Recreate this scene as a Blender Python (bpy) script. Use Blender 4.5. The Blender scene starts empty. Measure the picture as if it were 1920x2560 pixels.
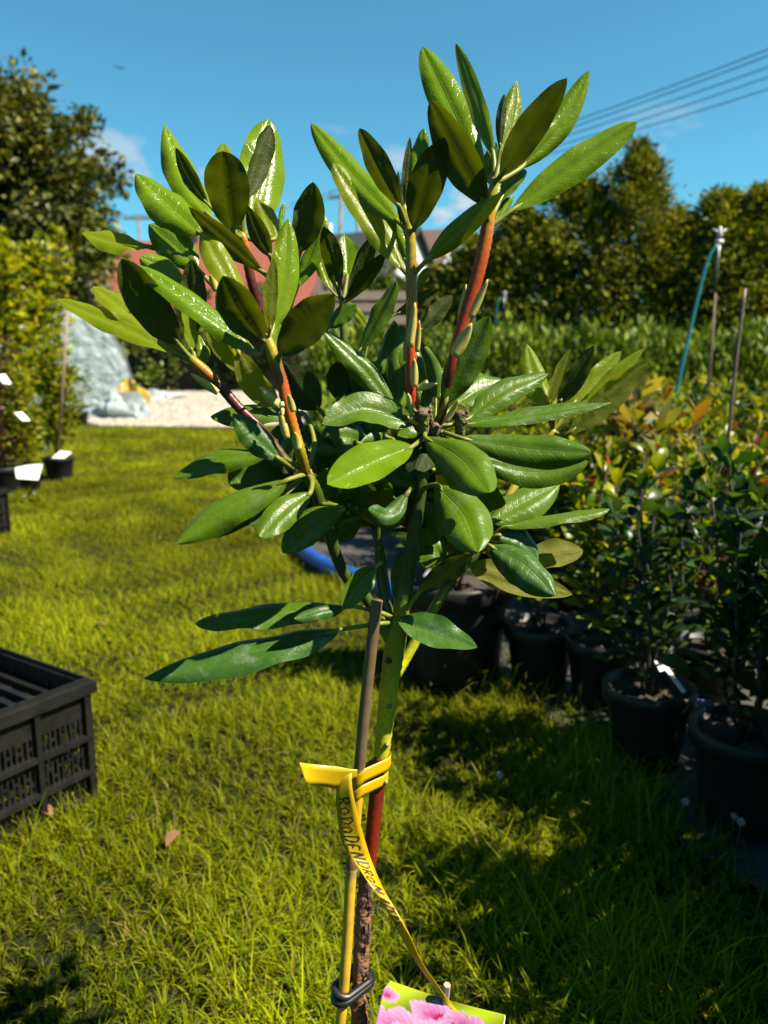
import bpy, math, random
import numpy as np
from mathutils import Vector as V, Matrix, Quaternion

random.seed(7); RNG = np.random.default_rng(11)
SC = bpy.context.scene
COL = SC.collection
rad = math.radians

# ------------------------------------------------------------------ camera
CAM_H = 0.90
FPX = 1900.0                      # focal length in photo pixels (1920 x 2560)
PITCH = math.atan(350 / FPX)
cd = bpy.data.cameras.new('camera'); cam = bpy.data.objects.new('camera', cd); COL.objects.link(cam)
cd.sensor_fit = 'VERTICAL'; cd.sensor_height = 36; cd.sensor_width = 27
cd.lens = 36 * FPX / 2560
cd.clip_start = 0.02; cd.clip_end = 2000
cam.location = (0, 0, CAM_H); cam.rotation_euler = (math.pi / 2 - PITCH, 0, 0)
cd.dof.use_dof = True; cd.dof.focus_distance = 0.63; cd.dof.aperture_fstop = 7.0
SC.camera = cam

# ------------------------------------------------------------------ light
SUN_EL = rad(50); SUN_AZ = math.atan2(0.94, -0.34)     # from +Y, towards +X
TO_SUN = V((math.cos(SUN_EL) * math.sin(SUN_AZ), math.cos(SUN_EL) * math.cos(SUN_AZ), math.sin(SUN_EL)))
sl = bpy.data.lights.new('sun', 'SUN'); so = bpy.data.objects.new('sun', sl); COL.objects.link(so)
sl.energy = 5.0; sl.angle = rad(0.53); sl.color = (1.0, 0.91, 0.74)
so.rotation_euler = (-TO_SUN).to_track_quat('-Z', 'Y').to_euler(); so.location = (3, -1, 6)

wd = bpy.data.worlds.new('World'); SC.world = wd; wd.use_nodes = True
nt = wd.node_tree; nt.nodes.clear()
N = nt.nodes.new; LK = nt.links.new
sky = N('ShaderNodeTexSky'); sky.sky_type = 'NISHITA'; sky.sun_disc = False
sky.sun_elevation = SUN_EL; sky.sun_rotation = SUN_AZ
sky.air_density = 1.0; sky.dust_density = 0.1; sky.ozone_density = 1.0; sky.altitude = 0
tc = N('ShaderNodeTexCoord'); sep = N('ShaderNodeSeparateXYZ'); LK(tc.outputs['Generated'], sep.inputs[0])
mp = N('ShaderNodeMapping'); mp.inputs['Scale'].default_value = (1, 1, 2.2); mp.inputs['Location'].default_value = (7.3, 2.9, 1.0)
LK(tc.outputs['Generated'], mp.inputs[0])
nz = N('ShaderNodeTexNoise'); nz.inputs['Scale'].default_value = 7.5; nz.inputs['Detail'].default_value = 7; nz.inputs['Roughness'].default_value = 0.55
LK(mp.outputs[0], nz.inputs[0])
cr = N('ShaderNodeMapRange'); cr.inputs[1].default_value = 0.56; cr.inputs[2].default_value = 0.66; LK(nz.outputs[0], cr.inputs[0])
e1 = N('ShaderNodeMapRange'); e1.inputs[1].default_value = 0.30; e1.inputs[2].default_value = 0.20; LK(sep.outputs[2], e1.inputs[0])
mm = N('ShaderNodeMath'); mm.operation = 'MULTIPLY'; LK(cr.outputs[0], mm.inputs[0]); LK(e1.outputs[0], mm.inputs[1])
b1 = N('ShaderNodeBackground'); b1.inputs[1].default_value = 0.052
grade = N('ShaderNodeMix'); grade.data_type = 'RGBA'; grade.blend_type = 'MULTIPLY'; grade.inputs[0].default_value = 1; grade.inputs[7].default_value = (0.315, 0.745, 0.765, 1)
LK(sky.outputs[0], grade.inputs[6]); LK(grade.outputs[2], b1.inputs[0])
b2 = N('ShaderNodeBackground'); b2.inputs[0].default_value = (0.93, 0.96, 1.0, 1); b2.inputs[1].default_value = 0.20
mx = N('ShaderNodeMixShader'); LK(mm.outputs[0], mx.inputs[0]); LK(b1.outputs[0], mx.inputs[1]); LK(b2.outputs[0], mx.inputs[2])
wo = N('ShaderNodeOutputWorld'); LK(mx.outputs[0], wo.inputs[0])
SC.view_settings.view_transform = 'Standard'; SC.view_settings.look = 'None'
SC.view_settings.exposure = 2.0; SC.view_settings.gamma = 1
SC.render.engine = 'CYCLES'
SC.cycles.max_bounces = 8; SC.cycles.transparent_max_bounces = 12

# ------------------------------------------------------------------ photo pixel + distance -> point in the place
FW = V((0, math.cos(PITCH), -math.sin(PITCH))); UP = V((0, math.sin(PITCH), math.cos(PITCH))); RT = V((1, 0, 0)); CP = V((0, 0, CAM_H))
def ray(x, y): return FW * FPX + RT * (x - 960) + UP * (1280 - y)
def pt(x, y, d):
    r = ray(x, y); return CP + r * (d / r.y)
def gnd(x, y, z=0.0):
    r = ray(x, y); return CP + r * ((z - CAM_H) / r.z)

# ------------------------------------------------------------------ helpers
def tag(o, label=None, cat=None, group=None, kind=None):
    if label: o['label'] = label
    if cat: o['category'] = cat
    if group: o['group'] = group
    if kind: o['kind'] = kind
    return o
def empty(name, loc, rz=0, label=None, cat=None, group=None):
    o = bpy.data.objects.new(name, None); COL.objects.link(o); o.location = loc; o.rotation_euler = (0, 0, rz)
    o.empty_display_size = 0.05
    return tag(o, label, cat, group)
def link(name, me, parent=None, loc=None, rz=0):
    o = bpy.data.objects.new(name, me); COL.objects.link(o)
    if parent is not None: o.parent = parent
    if loc is not None: o.location = loc
    if rz: o.rotation_euler = (0, 0, rz)
    return o
def smooth(me, on=True):
    me.polygons.foreach_set('use_smooth', [on] * len(me.polygons)); return me
def mesh_py(name, verts, faces, mat, sm=False, cols=None, uvs=None):
    me = bpy.data.meshes.new(name); me.from_pydata([tuple(v) for v in verts], [], faces); me.update()
    if mat: me.materials.append(mat)
    if sm: smooth(me)
    if cols is not None:
        a = me.color_attributes.new('Col', 'FLOAT_COLOR', 'POINT')
        a.data.foreach_set('color', np.array([(*c[:3], 1.0) for c in cols], dtype=np.float32).ravel())
    if uvs is not None:
        ul = me.uv_layers.new(name='UVMap')
        li = np.zeros(len(me.loops), dtype=np.int32); me.loops.foreach_get('vertex_index', li)
        ul.data.foreach_set('uv', np.array(uvs, dtype=np.float32)[li].ravel())
    return me
def mesh_np(name, Vx, Fx, mat, cols=None, sm=False):
    me = bpy.data.meshes.new(name); n = Fx.shape[1]
    me.vertices.add(len(Vx)); me.vertices.foreach_set('co', Vx.astype(np.float32).ravel())
    me.loops.add(Fx.size); me.loops.foreach_set('vertex_index', Fx.astype(np.int32).ravel())
    me.polygons.add(len(Fx)); me.polygons.foreach_set('loop_start', np.arange(0, Fx.size, n, dtype=np.int32))
    if cols is not None:
        a = me.color_attributes.new('Col', 'FLOAT_COLOR', 'POINT')
        c4 = np.ones((len(Vx), 4), dtype=np.float32); c4[:, :3] = cols; a.data.foreach_set('color', c4.ravel())
    me.update(calc_edges=True); me.validate()
    if mat: me.materials.append(mat)
    if sm: smooth(me)
    return me
class MB:
    def __init__(s): s.v = []; s.f = []; s.c = []
    def add(s, vs, fs, c=None):
        o = len(s.v); s.v += [V(v) for v in vs]; s.f += [tuple(i + o for i in f) for f in fs]; s.c += [c or (1, 1, 1)] * len(vs); return s
    def box(s, x0, x1, y0, y1, z0, z1, M=None, c=None):
        vs = [V((x, y, z)) for z in (z0, z1) for y in (y0, y1) for x in (x0, x1)]
        if M is not None: vs = [M @ v for v in vs]
        return s.add(vs, [(0, 2, 3, 1), (4, 5, 7, 6), (0, 1, 5, 4), (1, 3, 7, 5), (3, 2, 6, 7), (2, 0, 4, 6)], c)
    def tube(s, pts, rs, n=8, cap=True, cs=None):
        pts = [V(p) for p in pts]
        if not isinstance(rs, (list, tuple)): rs = [rs] * len(pts)
        o = len(s.v); prev = None
        for i, p in enumerate(pts):
            t = (pts[min(i + 1, len(pts) - 1)] - pts[max(i - 1, 0)]).normalized()
            if prev is None:
                a = V((1, 0, 0)) if abs(t.x) < 0.9 else V((0, 1, 0)); u = (a - t * a.dot(t)).normalized()
            else: u = (prev - t * prev.dot(t)).normalized()
            prev = u; w = t.cross(u)
            for k in range(n):
                an = 2 * math.pi * k / n
                s.v.append(p + (u * math.cos(an) + w * math.sin(an)) * rs[i]); s.c.append(cs[i] if cs else (1, 1, 1))
        for i in range(len(pts) - 1):
            for k in range(n):
                a = o + i * n + k; b = o + i * n + (k + 1) % n
                s.f.append((a, b, b + n, a + n))
        if cap:
            s.f.append(tuple(o + k for k in reversed(range(n)))); e = o + (len(pts) - 1) * n; s.f.append(tuple(e + k for k in range(n)))
        return s
    def lathe(s, prof, n=24, c=None, cx=0, cy=0):
        o = len(s.v)
        for r, z in prof:
            for k in range(n):
                an = 2 * math.pi * k / n; s.v.append(V((cx + r * math.cos(an), cy + r * math.sin(an), z))); s.c.append(c or (1, 1, 1))
        for i in range(len(prof) - 1):
            for k in range(n):
                a = o + i * n + k; b = o + i * n + (k + 1) % n; s.f.append((a, b, b + n, a + n))
        return s
    def mesh(s, name, mat, sm=False, cols=False): return mesh_py(name, s.v, s.f, mat, sm, s.c if cols else None)
def spline(pts, n=8):
    """Catmull-Rom through the points (any dimension tuple/Vector of floats)"""
    P = np.array([list(p) for p in pts], dtype=float); P = np.vstack([2 * P[0] - P[1], P, 2 * P[-1] - P[-2]])
    out = []
    for i in range(1, len(P) - 2):
        for k in range(n):
            t = k / n; a, b, c, d = P[i - 1], P[i], P[i + 1], P[i + 2]
            out.append(0.5 * (2 * b + (c - a) * t + (2 * a - 5 * b + 4 * c - d) * t * t + (3 * b - a - 3 * c + d) * t ** 3))
    out.append(P[-2]); return np.array(out)

# ------------------------------------------------------------------ materials
def newmat(name):
    m = bpy.data.materials.new(name); m.use_nodes = True; t = m.node_tree; t.nodes.clear()
    return m, t, t.nodes.new, t.links.new
def mat_plain(name, col, rough=0.5, noise=0.0, nscale=20, bump=0.0, spec=0.5, col2=None, metal=0.0, attr=False, al=0.46):
    col = tuple(c * al for c in col); col2 = tuple(c * al for c in col2) if col2 else None
    m, t, N, L = newmat(name); p = N('ShaderNodeBsdfPrincipled'); o = N('ShaderNodeOutputMaterial'); L(p.outputs[0], o.inputs[0])
    p.inputs['Roughness'].default_value = rough; p.inputs['Specular IOR Level'].default_value = spec; p.inputs['Metallic'].default_value = metal
    p.inputs['Base Color'].default_value = (*col, 1)
    tcn = N('ShaderNodeTexCoord'); nzn = N('ShaderNodeTexNoise'); nzn.inputs['Scale'].default_value = nscale; nzn.inputs['Detail'].default_value = 6
    L(tcn.outputs['Object'], nzn.inputs[0])
    src = None
    if attr:
        a = N('ShaderNodeAttribute'); a.attribute_name = 'Col'; sc_ = N('ShaderNodeMix'); sc_.data_type = 'RGBA'; sc_.blend_type = 'MULTIPLY'; sc_.inputs[0].default_value = 1; sc_.inputs[7].default_value = (al, al, al, 1); L(a.outputs[0], sc_.inputs[6]); src = sc_.outputs[2]; L(src, p.inputs['Base Color'])
    if col2 or noise:
        mixn = N('ShaderNodeMix'); mixn.data_type = 'RGBA'
        r = N('ShaderNodeMapRange'); r.inputs[1].default_value = 0.35; r.inputs[2].default_value = 0.65; L(nzn.outputs[0], r.inputs[0]); L(r.outputs[0], mixn.inputs[0])
        if src is not None:
            h = N('ShaderNodeHueSaturation'); h.inputs['Value'].default_value = 1 - noise; L(src, h.inputs['Color'])
            L(src, mixn.inputs[6]); L(h.outputs[0], mixn.inputs[7])
        else:
            mixn.inputs[6].default_value = (*col, 1); mixn.inputs[7].default_value = (*(col2 or tuple(c * (1 - noise) for c in col)), 1)
        L(mixn.outputs[2], p.inputs['Base Color'])
    if bump:
        b = N('ShaderNodeBump'); b.inputs['Strength'].default_value = bump; b.inputs['Distance'].default_value = 0.01
        L(nzn.outputs[0], b.inputs['Height']); L(b.outputs[0], p.inputs['Normal'])
    return m
def mat_foliage(name, trans=0.35, rough=0.42, tint=(1.3, 1.25, 0.35), spec=0.5, val=(.46, .66)):
    """small leaves, fronds and blades: colour from the leaf's own attribute, some light passing through"""
    m, t, N, L = newmat(name); o = N('ShaderNodeOutputMaterial')
    a = N('ShaderNodeAttribute'); a.attribute_name = 'Col'
    p = N('ShaderNodeBsdfPrincipled'); p.inputs['Roughness'].default_value = rough; p.inputs['Specular IOR Level'].default_value = spec
    oi = N('ShaderNodeObjectInfo'); r = N('ShaderNodeMapRange'); r.inputs[3].default_value, r.inputs[4].default_value = val; L(oi.outputs['Random'], r.inputs[0])
    h = N('ShaderNodeHueSaturation'); L(r.outputs[0], h.inputs['Value']); L(a.outputs[0], h.inputs['Color'])
    L(h.outputs[0], p.inputs['Base Color'])
    tr = N('ShaderNodeBsdfTranslucent'); mlt = N('ShaderNodeMix'); mlt.data_type = 'RGBA'; mlt.blend_type = 'MULTIPLY'; mlt.inputs[0].default_value = 1
    L(h.outputs[0], mlt.inputs[6]); mlt.inputs[7].default_value = (*tint, 1); L(mlt.outputs[2], tr.inputs[0])
    mx = N('ShaderNodeMixShader'); mx.inputs[0].default_value = trans; L(p.outputs[0], mx.inputs[1]); L(tr.outputs[0], mx.inputs[2]); L(mx.outputs[0], o.inputs[0])
    return m
def mat_leaf(name, c1, c2, vein, under, tr_col, rough, trans, dust=0.0, veinamt=0.3):
    c1, c2, vein, under = [tuple(q * k_ for q in c) for c, k_ in ((c1, .64), (c2, .64), (vein, .56), (under, .46))]; tr_col = tuple(q * .6 for q in tr_col)
    """broad leathery leaf: UV u along the blade, v across; glossy above, matt below, light passing through"""
    m, t, N, L = newmat(name); o = N('ShaderNodeOutputMaterial')
    uv = N('ShaderNodeUVMap'); sp = N('ShaderNodeSeparateXYZ'); L(uv.outputs[0], sp.inputs[0])
    def M(op, a, b=None, clamp=False):
        n = N('ShaderNodeMath'); n.operation = op; n.use_clamp = clamp
        for i, x in enumerate((a, b)):
            if x is None: continue
            if isinstance(x, (int, float)): n.inputs[i].default_value = x
            else: L(x, n.inputs[i])
        return n.outputs[0]
    u, v = sp.outputs[0], sp.outputs[1]
    av = M('ABSOLUTE', M('MULTIPLY', M('SUBTRACT', v, 0.5), 2.0))
    wn = N('ShaderNodeTexNoise'); wn.inputs['Scale'].default_value = 6; L(uv.outputs[0], wn.inputs[0])
    ph = M('SUBTRACT', M('MULTIPLY', u, 11.0), M('ADD', M('MULTIPLY', av, 1.5), M('MULTIPLY', wn.outputs[0], 0.8)))
    fr = M('ABSOLUTE', M('SUBTRACT', M('FRACT', ph), 0.5))          # 0.5 on a lateral vein
    lat = M('MULTIPLY', M('SUBTRACT', fr, 0.43), 14.0, True)
    mid = M('MULTIPLY', M('SUBTRACT', 1.0, M('MULTIPLY', av, 24.0), True), M('SUBTRACT', 1.0, M('MULTIPLY', u, 0.65)))
    vm = M('MAXIMUM', mid, M('MULTIPLY', lat, veinamt))
    tco = N('ShaderNodeTexCoord')
    n1 = N('ShaderNodeTexNoise'); n1.inputs['Scale'].default_value = 75; n1.inputs['Detail'].default_value = 5; L(tco.outputs['Object'], n1.inputs[0])
    n2 = N('ShaderNodeTexNoise'); n2.inputs['Scale'].default_value = 900; n2.inputs['Detail'].default_value = 3; L(tco.outputs['Object'], n2.inputs[0])
    oi = N('ShaderNodeObjectInfo')
    mixc = N('ShaderNodeMix'); mixc.data_type = 'RGBA'
    f = M('ADD', M('MULTIPLY', oi.outputs['Random'], 0.6), M('MULTIPLY', n1.outputs[0], 0.4)); L(f, mixc.inputs[0])
    mixc.inputs[6].default_value = (*c1, 1); mixc.inputs[7].default_value = (*c2, 1)
    mv = N('ShaderNodeMix'); mv.data_type = 'RGBA'; L(vm, mv.inputs[0]); L(mixc.outputs[2], mv.inputs[6]); mv.inputs[7].default_value = (*vein, 1)
    base = mv.outputs[2]
    rg = M('ADD', rough, M('MULTIPLY', n1.outputs[0], 0.12))
    if dust:
        n3 = N('ShaderNodeTexNoise'); n3.inputs['Scale'].default_value = 55; n3.inputs['Detail'].default_value = 8; n3.inputs['Roughness'].default_value = 0.7
        L(tco.outputs['Object'], n3.inputs[0])
        dm = M('MULTIPLY', M('MULTIPLY', M('SUBTRACT', n3.outputs[0], 0.52), 5.0, True), dust)
        md = N('ShaderNodeMix'); md.data_type = 'RGBA'; L(dm, md.inputs[0]); L(base, md.inputs[6]); md.inputs[7].default_value = (0.11, 0.135, 0.10, 1)
        base = md.outputs[2]; rg = M('ADD', rg, M('MULTIPLY', dm, 0.25))
    top = N('ShaderNodeBsdfPrincipled'); L(base, top.inputs['Base Color']); L(rg, top.inputs['Roughness']); top.inputs['Specular IOR Level'].default_value = 0.17
    hgt = M('ADD', M('ADD', M('MULTIPLY', mid, -0.45), M('MULTIPLY', lat, -0.12)), M('ADD', M('MULTIPLY', n1.outputs[0], 0.95), M('MULTIPLY', n2.outputs[0], 0.10)))
    vo = N('ShaderNodeTexVoronoi'); vo.feature = 'DISTANCE_TO_EDGE'; vo.inputs['Scale'].default_value = 330; L(tco.outputs['Object'], vo.inputs[0])
    hgt = M('ADD', hgt, M('MULTIPLY', M('MULTIPLY', vo.outputs['Distance'], 4.0, True), 0.055))
    bp = N('ShaderNodeBump'); bp.inputs['Strength'].default_value = 0.42; bp.inputs['Distance'].default_value = 0.0022; L(hgt, bp.inputs['Height']); L(bp.outputs[0], top.inputs['Normal'])
    bot = N('ShaderNodeBsdfPrincipled'); bot.inputs['Roughness'].default_value = 0.62; bot.inputs['Specular IOR Level'].default_value = 0.15
    mu = N('ShaderNodeMix'); mu.data_type = 'RGBA'; L(vm, mu.inputs[0]); mu.inputs[6].default_value = (*under, 1); mu.inputs[7].default_value = tuple(min(1, c * 1.6) for c in under) + (1,)
    L(mu.outputs[2], bot.inputs['Base Color'])
    bp2 = N('ShaderNodeBump'); bp2.invert = True; bp2.inputs['Strength'].default_value = 0.6; bp2.inputs['Distance'].default_value = 0.003; L(hgt, bp2.inputs['Height']); L(bp2.outputs[0], bot.inputs['Normal'])
    ge = N('ShaderNodeNewGeometry'); ms = N('ShaderNodeMixShader'); L(ge.outputs['Backfacing'], ms.inputs[0]); L(top.outputs[0], ms.inputs[1]); L(bot.outputs[0], ms.inputs[2])
    tl = N('ShaderNodeBsdfTranslucent'); mt = N('ShaderNodeMix'); mt.data_type = 'RGBA'; L(vm, mt.inputs[0]); mt.inputs[6].default_value = (*tr_col, 1); mt.inputs[7].default_value = tuple(c * 0.75 for c in tr_col) + (1,)
    L(mt.outputs[2], tl.inputs[0])
    fm = N('ShaderNodeMixShader'); fm.inputs[0].default_value = trans; L(ms.outputs[0], fm.inputs[1]); L(tl.outputs[0], fm.inputs[2]); L(fm.outputs[0], o.inputs[0])
    return m
M_NEW = mat_leaf('rhododendron_new_leaf', (0.075, 0.155, 0.002), (0.135, 0.205, 0.003), (0.19, 0.25, 0.02), (0.050, 0.068, 0.006), (0.16, 0.20, 0.003), 0.19, 0.20)
M_YEL = mat_leaf('rhododendron_young_leaf', (0.13, 0.195, 0.005), (0.18, 0.225, 0.005), (0.24, 0.27, 0.03), (0.17, 0.18, 0.012), (0.72, 0.68, 0.008), 0.27, 0.42)
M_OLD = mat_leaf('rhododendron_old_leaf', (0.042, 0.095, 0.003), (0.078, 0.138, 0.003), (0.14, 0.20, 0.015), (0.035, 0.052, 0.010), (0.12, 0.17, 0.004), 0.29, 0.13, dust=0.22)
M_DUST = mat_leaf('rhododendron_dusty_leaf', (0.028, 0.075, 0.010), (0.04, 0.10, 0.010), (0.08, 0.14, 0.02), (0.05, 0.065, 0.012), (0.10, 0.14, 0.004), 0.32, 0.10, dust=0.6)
M_STEM = mat_plain('shoot_skin', (1, 1, 1), 0.38, spec=.2, al=.6, noise=0.25, nscale=260, attr=True, bump=0.06)
M_BARK = mat_plain('old_bark', (1, 1, 1), 0.85, noise=0.6, nscale=150, attr=True, bump=0.9)
M_BRACT = mat_plain('bud_scale', (0.42, 0.40, 0.09), 0.5, col2=(0.36, 0.27, 0.05), nscale=160, al=.65)
M_CANE = mat_plain('bamboo', (1, 1, 1), 0.4, noise=0.2, nscale=90, attr=True, bump=0.05)
M_RUBBER = mat_plain('black_rubber', (0.012, 0.012, 0.013), 0.45)
M_POT = mat_plain('black_pot_plastic', (0.013, 0.013, 0.0135), 0.5, spec=.3, col2=(0.024, 0.023, 0.021), nscale=14, bump=0.05)
M_CRATE = mat_plain('black_crate_plastic', (0.008, 0.008, 0.0085), 0.40, spec=.35, col2=(0.018, 0.017, 0.016), nscale=30, bump=0.06)
M_SOIL = mat_plain('potting_soil', (0.035, 0.024, 0.014), 0.95, col2=(0.075, 0.055, 0.03), nscale=120, bump=1.0)
M_FOL = mat_foliage('shrub_leaves', 0.45, 0.36, (1.5, 1.35, 0.25), 0.25, (.55, .75)); M_CON = mat_foliage('conifer_fronds', 0.22, 0.6, (1.3, 1.2, 0.3), 0.25); M_GRASS = mat_foliage('grass_blades', 0.42, 0.6, (1.4, 1.3, 0.2), 0.08, (.43, .58))
M_TREE = mat_foliage('tree_leaves', 0.25, 0.5, (1.3, 1.2, 0.3), 0.3)
M_TWIG = mat_plain('twig_bark', (0.06, 0.045, 0.03), 0.8, noise=0.5, nscale=60, bump=0.3)
M_WHITE = mat_plain('white_plastic_card', (0.8, 0.8, 0.78), 0.4, al=.7)
M_WOOD = mat_plain('pale_wood', (0.42, 0.34, 0.25), 0.7, col2=(0.30, 0.23, 0.16), nscale=40, bump=0.2)

# ------------------------------------------------------------------ ground
def ground_sheet():
    xs = np.concatenate([np.linspace(-400, -12, 10), np.linspace(-8, 8, 65), np.linspace(12, 400, 10)])
    ys = np.concatenate([np.linspace(-30, -2, 5), np.linspace(-1, 14, 61), np.linspace(20, 900, 12)])
    X, Y = np.meshgrid(xs, ys, indexing='ij')
    Z = 0.008 * np.sin(X * 2.1 + Y * 1.3) * np.sin(Y * 1.7 - X) * ((np.abs(X) < 7) & (Y < 13) & (Y > -1))
    Vx = np.stack([X, Y, Z], -1).reshape(-1, 3); ny = len(ys)
    F = np.array([(i * ny + j, (i + 1) * ny + j, (i + 1) * ny + j + 1, i * ny + j + 1) for i in range(len(xs) - 1) for j in range(ny - 1)])
    return Vx, F
m, t, Nn, L = newmat('lawn_soil_and_thatch')
p = Nn('ShaderNodeBsdfPrincipled'); o = Nn('ShaderNodeOutputMaterial'); L(p.outputs[0], o.inputs[0]); p.inputs['Roughness'].default_value = 0.95; p.inputs['Specular IOR Level'].default_value = 0.1
tcx = Nn('ShaderNodeTexCoord'); a = Nn('ShaderNodeTexNoise'); a.inputs['Scale'].default_value = 1.4; a.inputs['Detail'].default_value = 9; a.inputs['Roughness'].default_value = 0.7; L(tcx.outputs['Object'], a.inputs[0])
b = Nn('ShaderNodeTexNoise'); b.inputs['Scale'].default_value = 70; b.inputs['Detail'].default_value = 6; L(tcx.outputs['Object'], b.inputs[0])
ad = Nn('ShaderNodeMath'); ad.operation = 'ADD'; L(a.outputs[0], ad.inputs[0]); L(b.outputs[0], ad.inputs[1])
rp = Nn('ShaderNodeValToRGB'); rp.color_ramp.elements[0].position = 0.30; rp.color_ramp.elements[0].color = (0.004, 0.006, 0.0015, 1); rp.color_ramp.elements[1].position = 0.70; rp.color_ramp.elements[1].color = (0.022, 0.028, 0.003, 1)
hf = Nn('ShaderNodeMath'); hf.operation = 'MULTIPLY'; hf.inputs[1].default_value = 0.5; L(ad.outputs[0], hf.inputs[0]); L(hf.outputs[0], rp.inputs[0]); L(rp.outputs[0], p.inputs['Base Color'])
bb = Nn('ShaderNodeBump'); bb.inputs['Strength'].default_value = 1.0; bb.inputs['Distance'].default_value = 0.03; L(b.outputs[0], bb.inputs['Height']); L(bb.outputs[0], p.inputs['Normal'])
Vx, F = ground_sheet()
tag(link('lawn', mesh_np('lawn', Vx, F, m, sm=True)), kind='structure', label='mown sunlit lawn spreading between the rows of pots')

# right-hand nursery bed: edge runs from near right to far left
E0, E1 = V((0.60, 1.42, 0)), V((-1.75, 7.4, 0))
def edge_x(y): return E0.x + (y - E0.y) * (E1.x - E0.x) / (E1.y - E0.y) + 0.05 * math.sin(y * 3.1) + 0.03 * math.sin(y * 7.7 + 1)
M_FAB = mat_plain('woven_weed_fabric', (0.020, 0.020, 0.022), 0.75, col2=(0.06, 0.05, 0.042), nscale=7, bump=0.5)
vs, fs = [], []
ys = np.linspace(0.35, 6.6, 60); nx = 26
for y in ys:
    x0 = edge_x(y) if y > 0.9 else edge_x(0.9)
    for k in range(nx):
        u = (k / (nx - 1)) ** 1.6
        vs.append((x0 + u * (7.5 - x0), y, 0.016 + 0.006 * math.sin(x0 * 9 + u * 40 + y * 5) + 0.005 * math.sin(y * 17 + u * 60)))
for i in range(len(ys) - 1):
    for k in range(nx - 1): a = i * nx + k; fs.append((a, a + 1, a + nx + 1, a + nx))
tag(link('weed_fabric', mesh_py('weed_fabric', vs, fs, M_FAB, True)), kind='structure', label='black woven weed fabric under the pots')

M_GRAV = mat_plain('gravel', (0.36, 0.31, 0.24), 0.9, col2=(0.22, 0.185, 0.14), nscale=9, bump=1.0)
gp = [gnd(250, 1068), gnd(600, 1072), gnd(760, 1060), gnd(760, 980), gnd(560, 966), gnd(400, 964), gnd(330, 985), gnd(300, 1010), gnd(180, 1050)]
vs = [V((p.x, p.y, 0.02)) for p in gp]; c0 = sum(vs, V()) / len(vs)
tag(link('gravel_path', mesh_py('gravel_path', vs + [c0], [(i, (i + 1) % len(vs), len(vs)) for i in range(len(vs))], M_GRAV)), kind='structure', label='pale gravel path beyond the lawn')
# loose stones on the gravel, one uncountable mass
def pebbles(n, poly_pts, zmin, size):
    c = np.array([(p.x, p.y) for p in poly_pts]); out = []
    lo, hi = c.min(0), c.max(0)
    def inside(q):
        r = False; j = len(c) - 1
        for i in range(len(c)):
            if (c[i][1] > q[1]) != (c[j][1] > q[1]) and q[0] < (c[j][0] - c[i][0]) * (q[1] - c[i][1]) / (c[j][1] - c[i][1]) + c[i][0]: r = not r
            j = i
        return r
    while len(out) < n:
        q = lo + RNG.random(2) * (hi - lo)
        q[1] = lo[1] + (hi[1] - lo[1]) * RNG.random() ** 3
        if inside(q): out.append(q)
    P = np.array(out); s = size * (0.5 + RNG.random(n))
    oct_ = np.array([(1, 0, 0), (0, 1, 0), (-1, 0, 0), (0, -1, 0), (0, 0, .7), (0, 0, -.5)], float)
    Vv = oct_[None] * s[:, None, None]; Vv[:, :, :2] += P[:, None, :]; Vv[:, :, 2] += zmin
    Ft = np.array([(0, 1, 4), (1, 2, 4), (2, 3, 4), (3, 0, 4)])
    return Vv.reshape(-1, 3), (Ft[None] + 6 * np.arange(n)[:, None, None]).reshape(-1, 3)
Vx, F = pebbles(9000, gp, 0.03, 0.05)
cc = np.repeat((0.30 + 0.25 * RNG.random((9000, 1))) * np.array([[1, .9, .75]]), 6, 0)
tag(link('gravel_stones', mesh_np('gravel_stones', Vx, F, mat_plain('gravel_stone', (1, 1, 1), 0.9, attr=True), cc)), kind='stuff', label='loose pale stones lying on the gravel path', cat='gravel')

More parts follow.
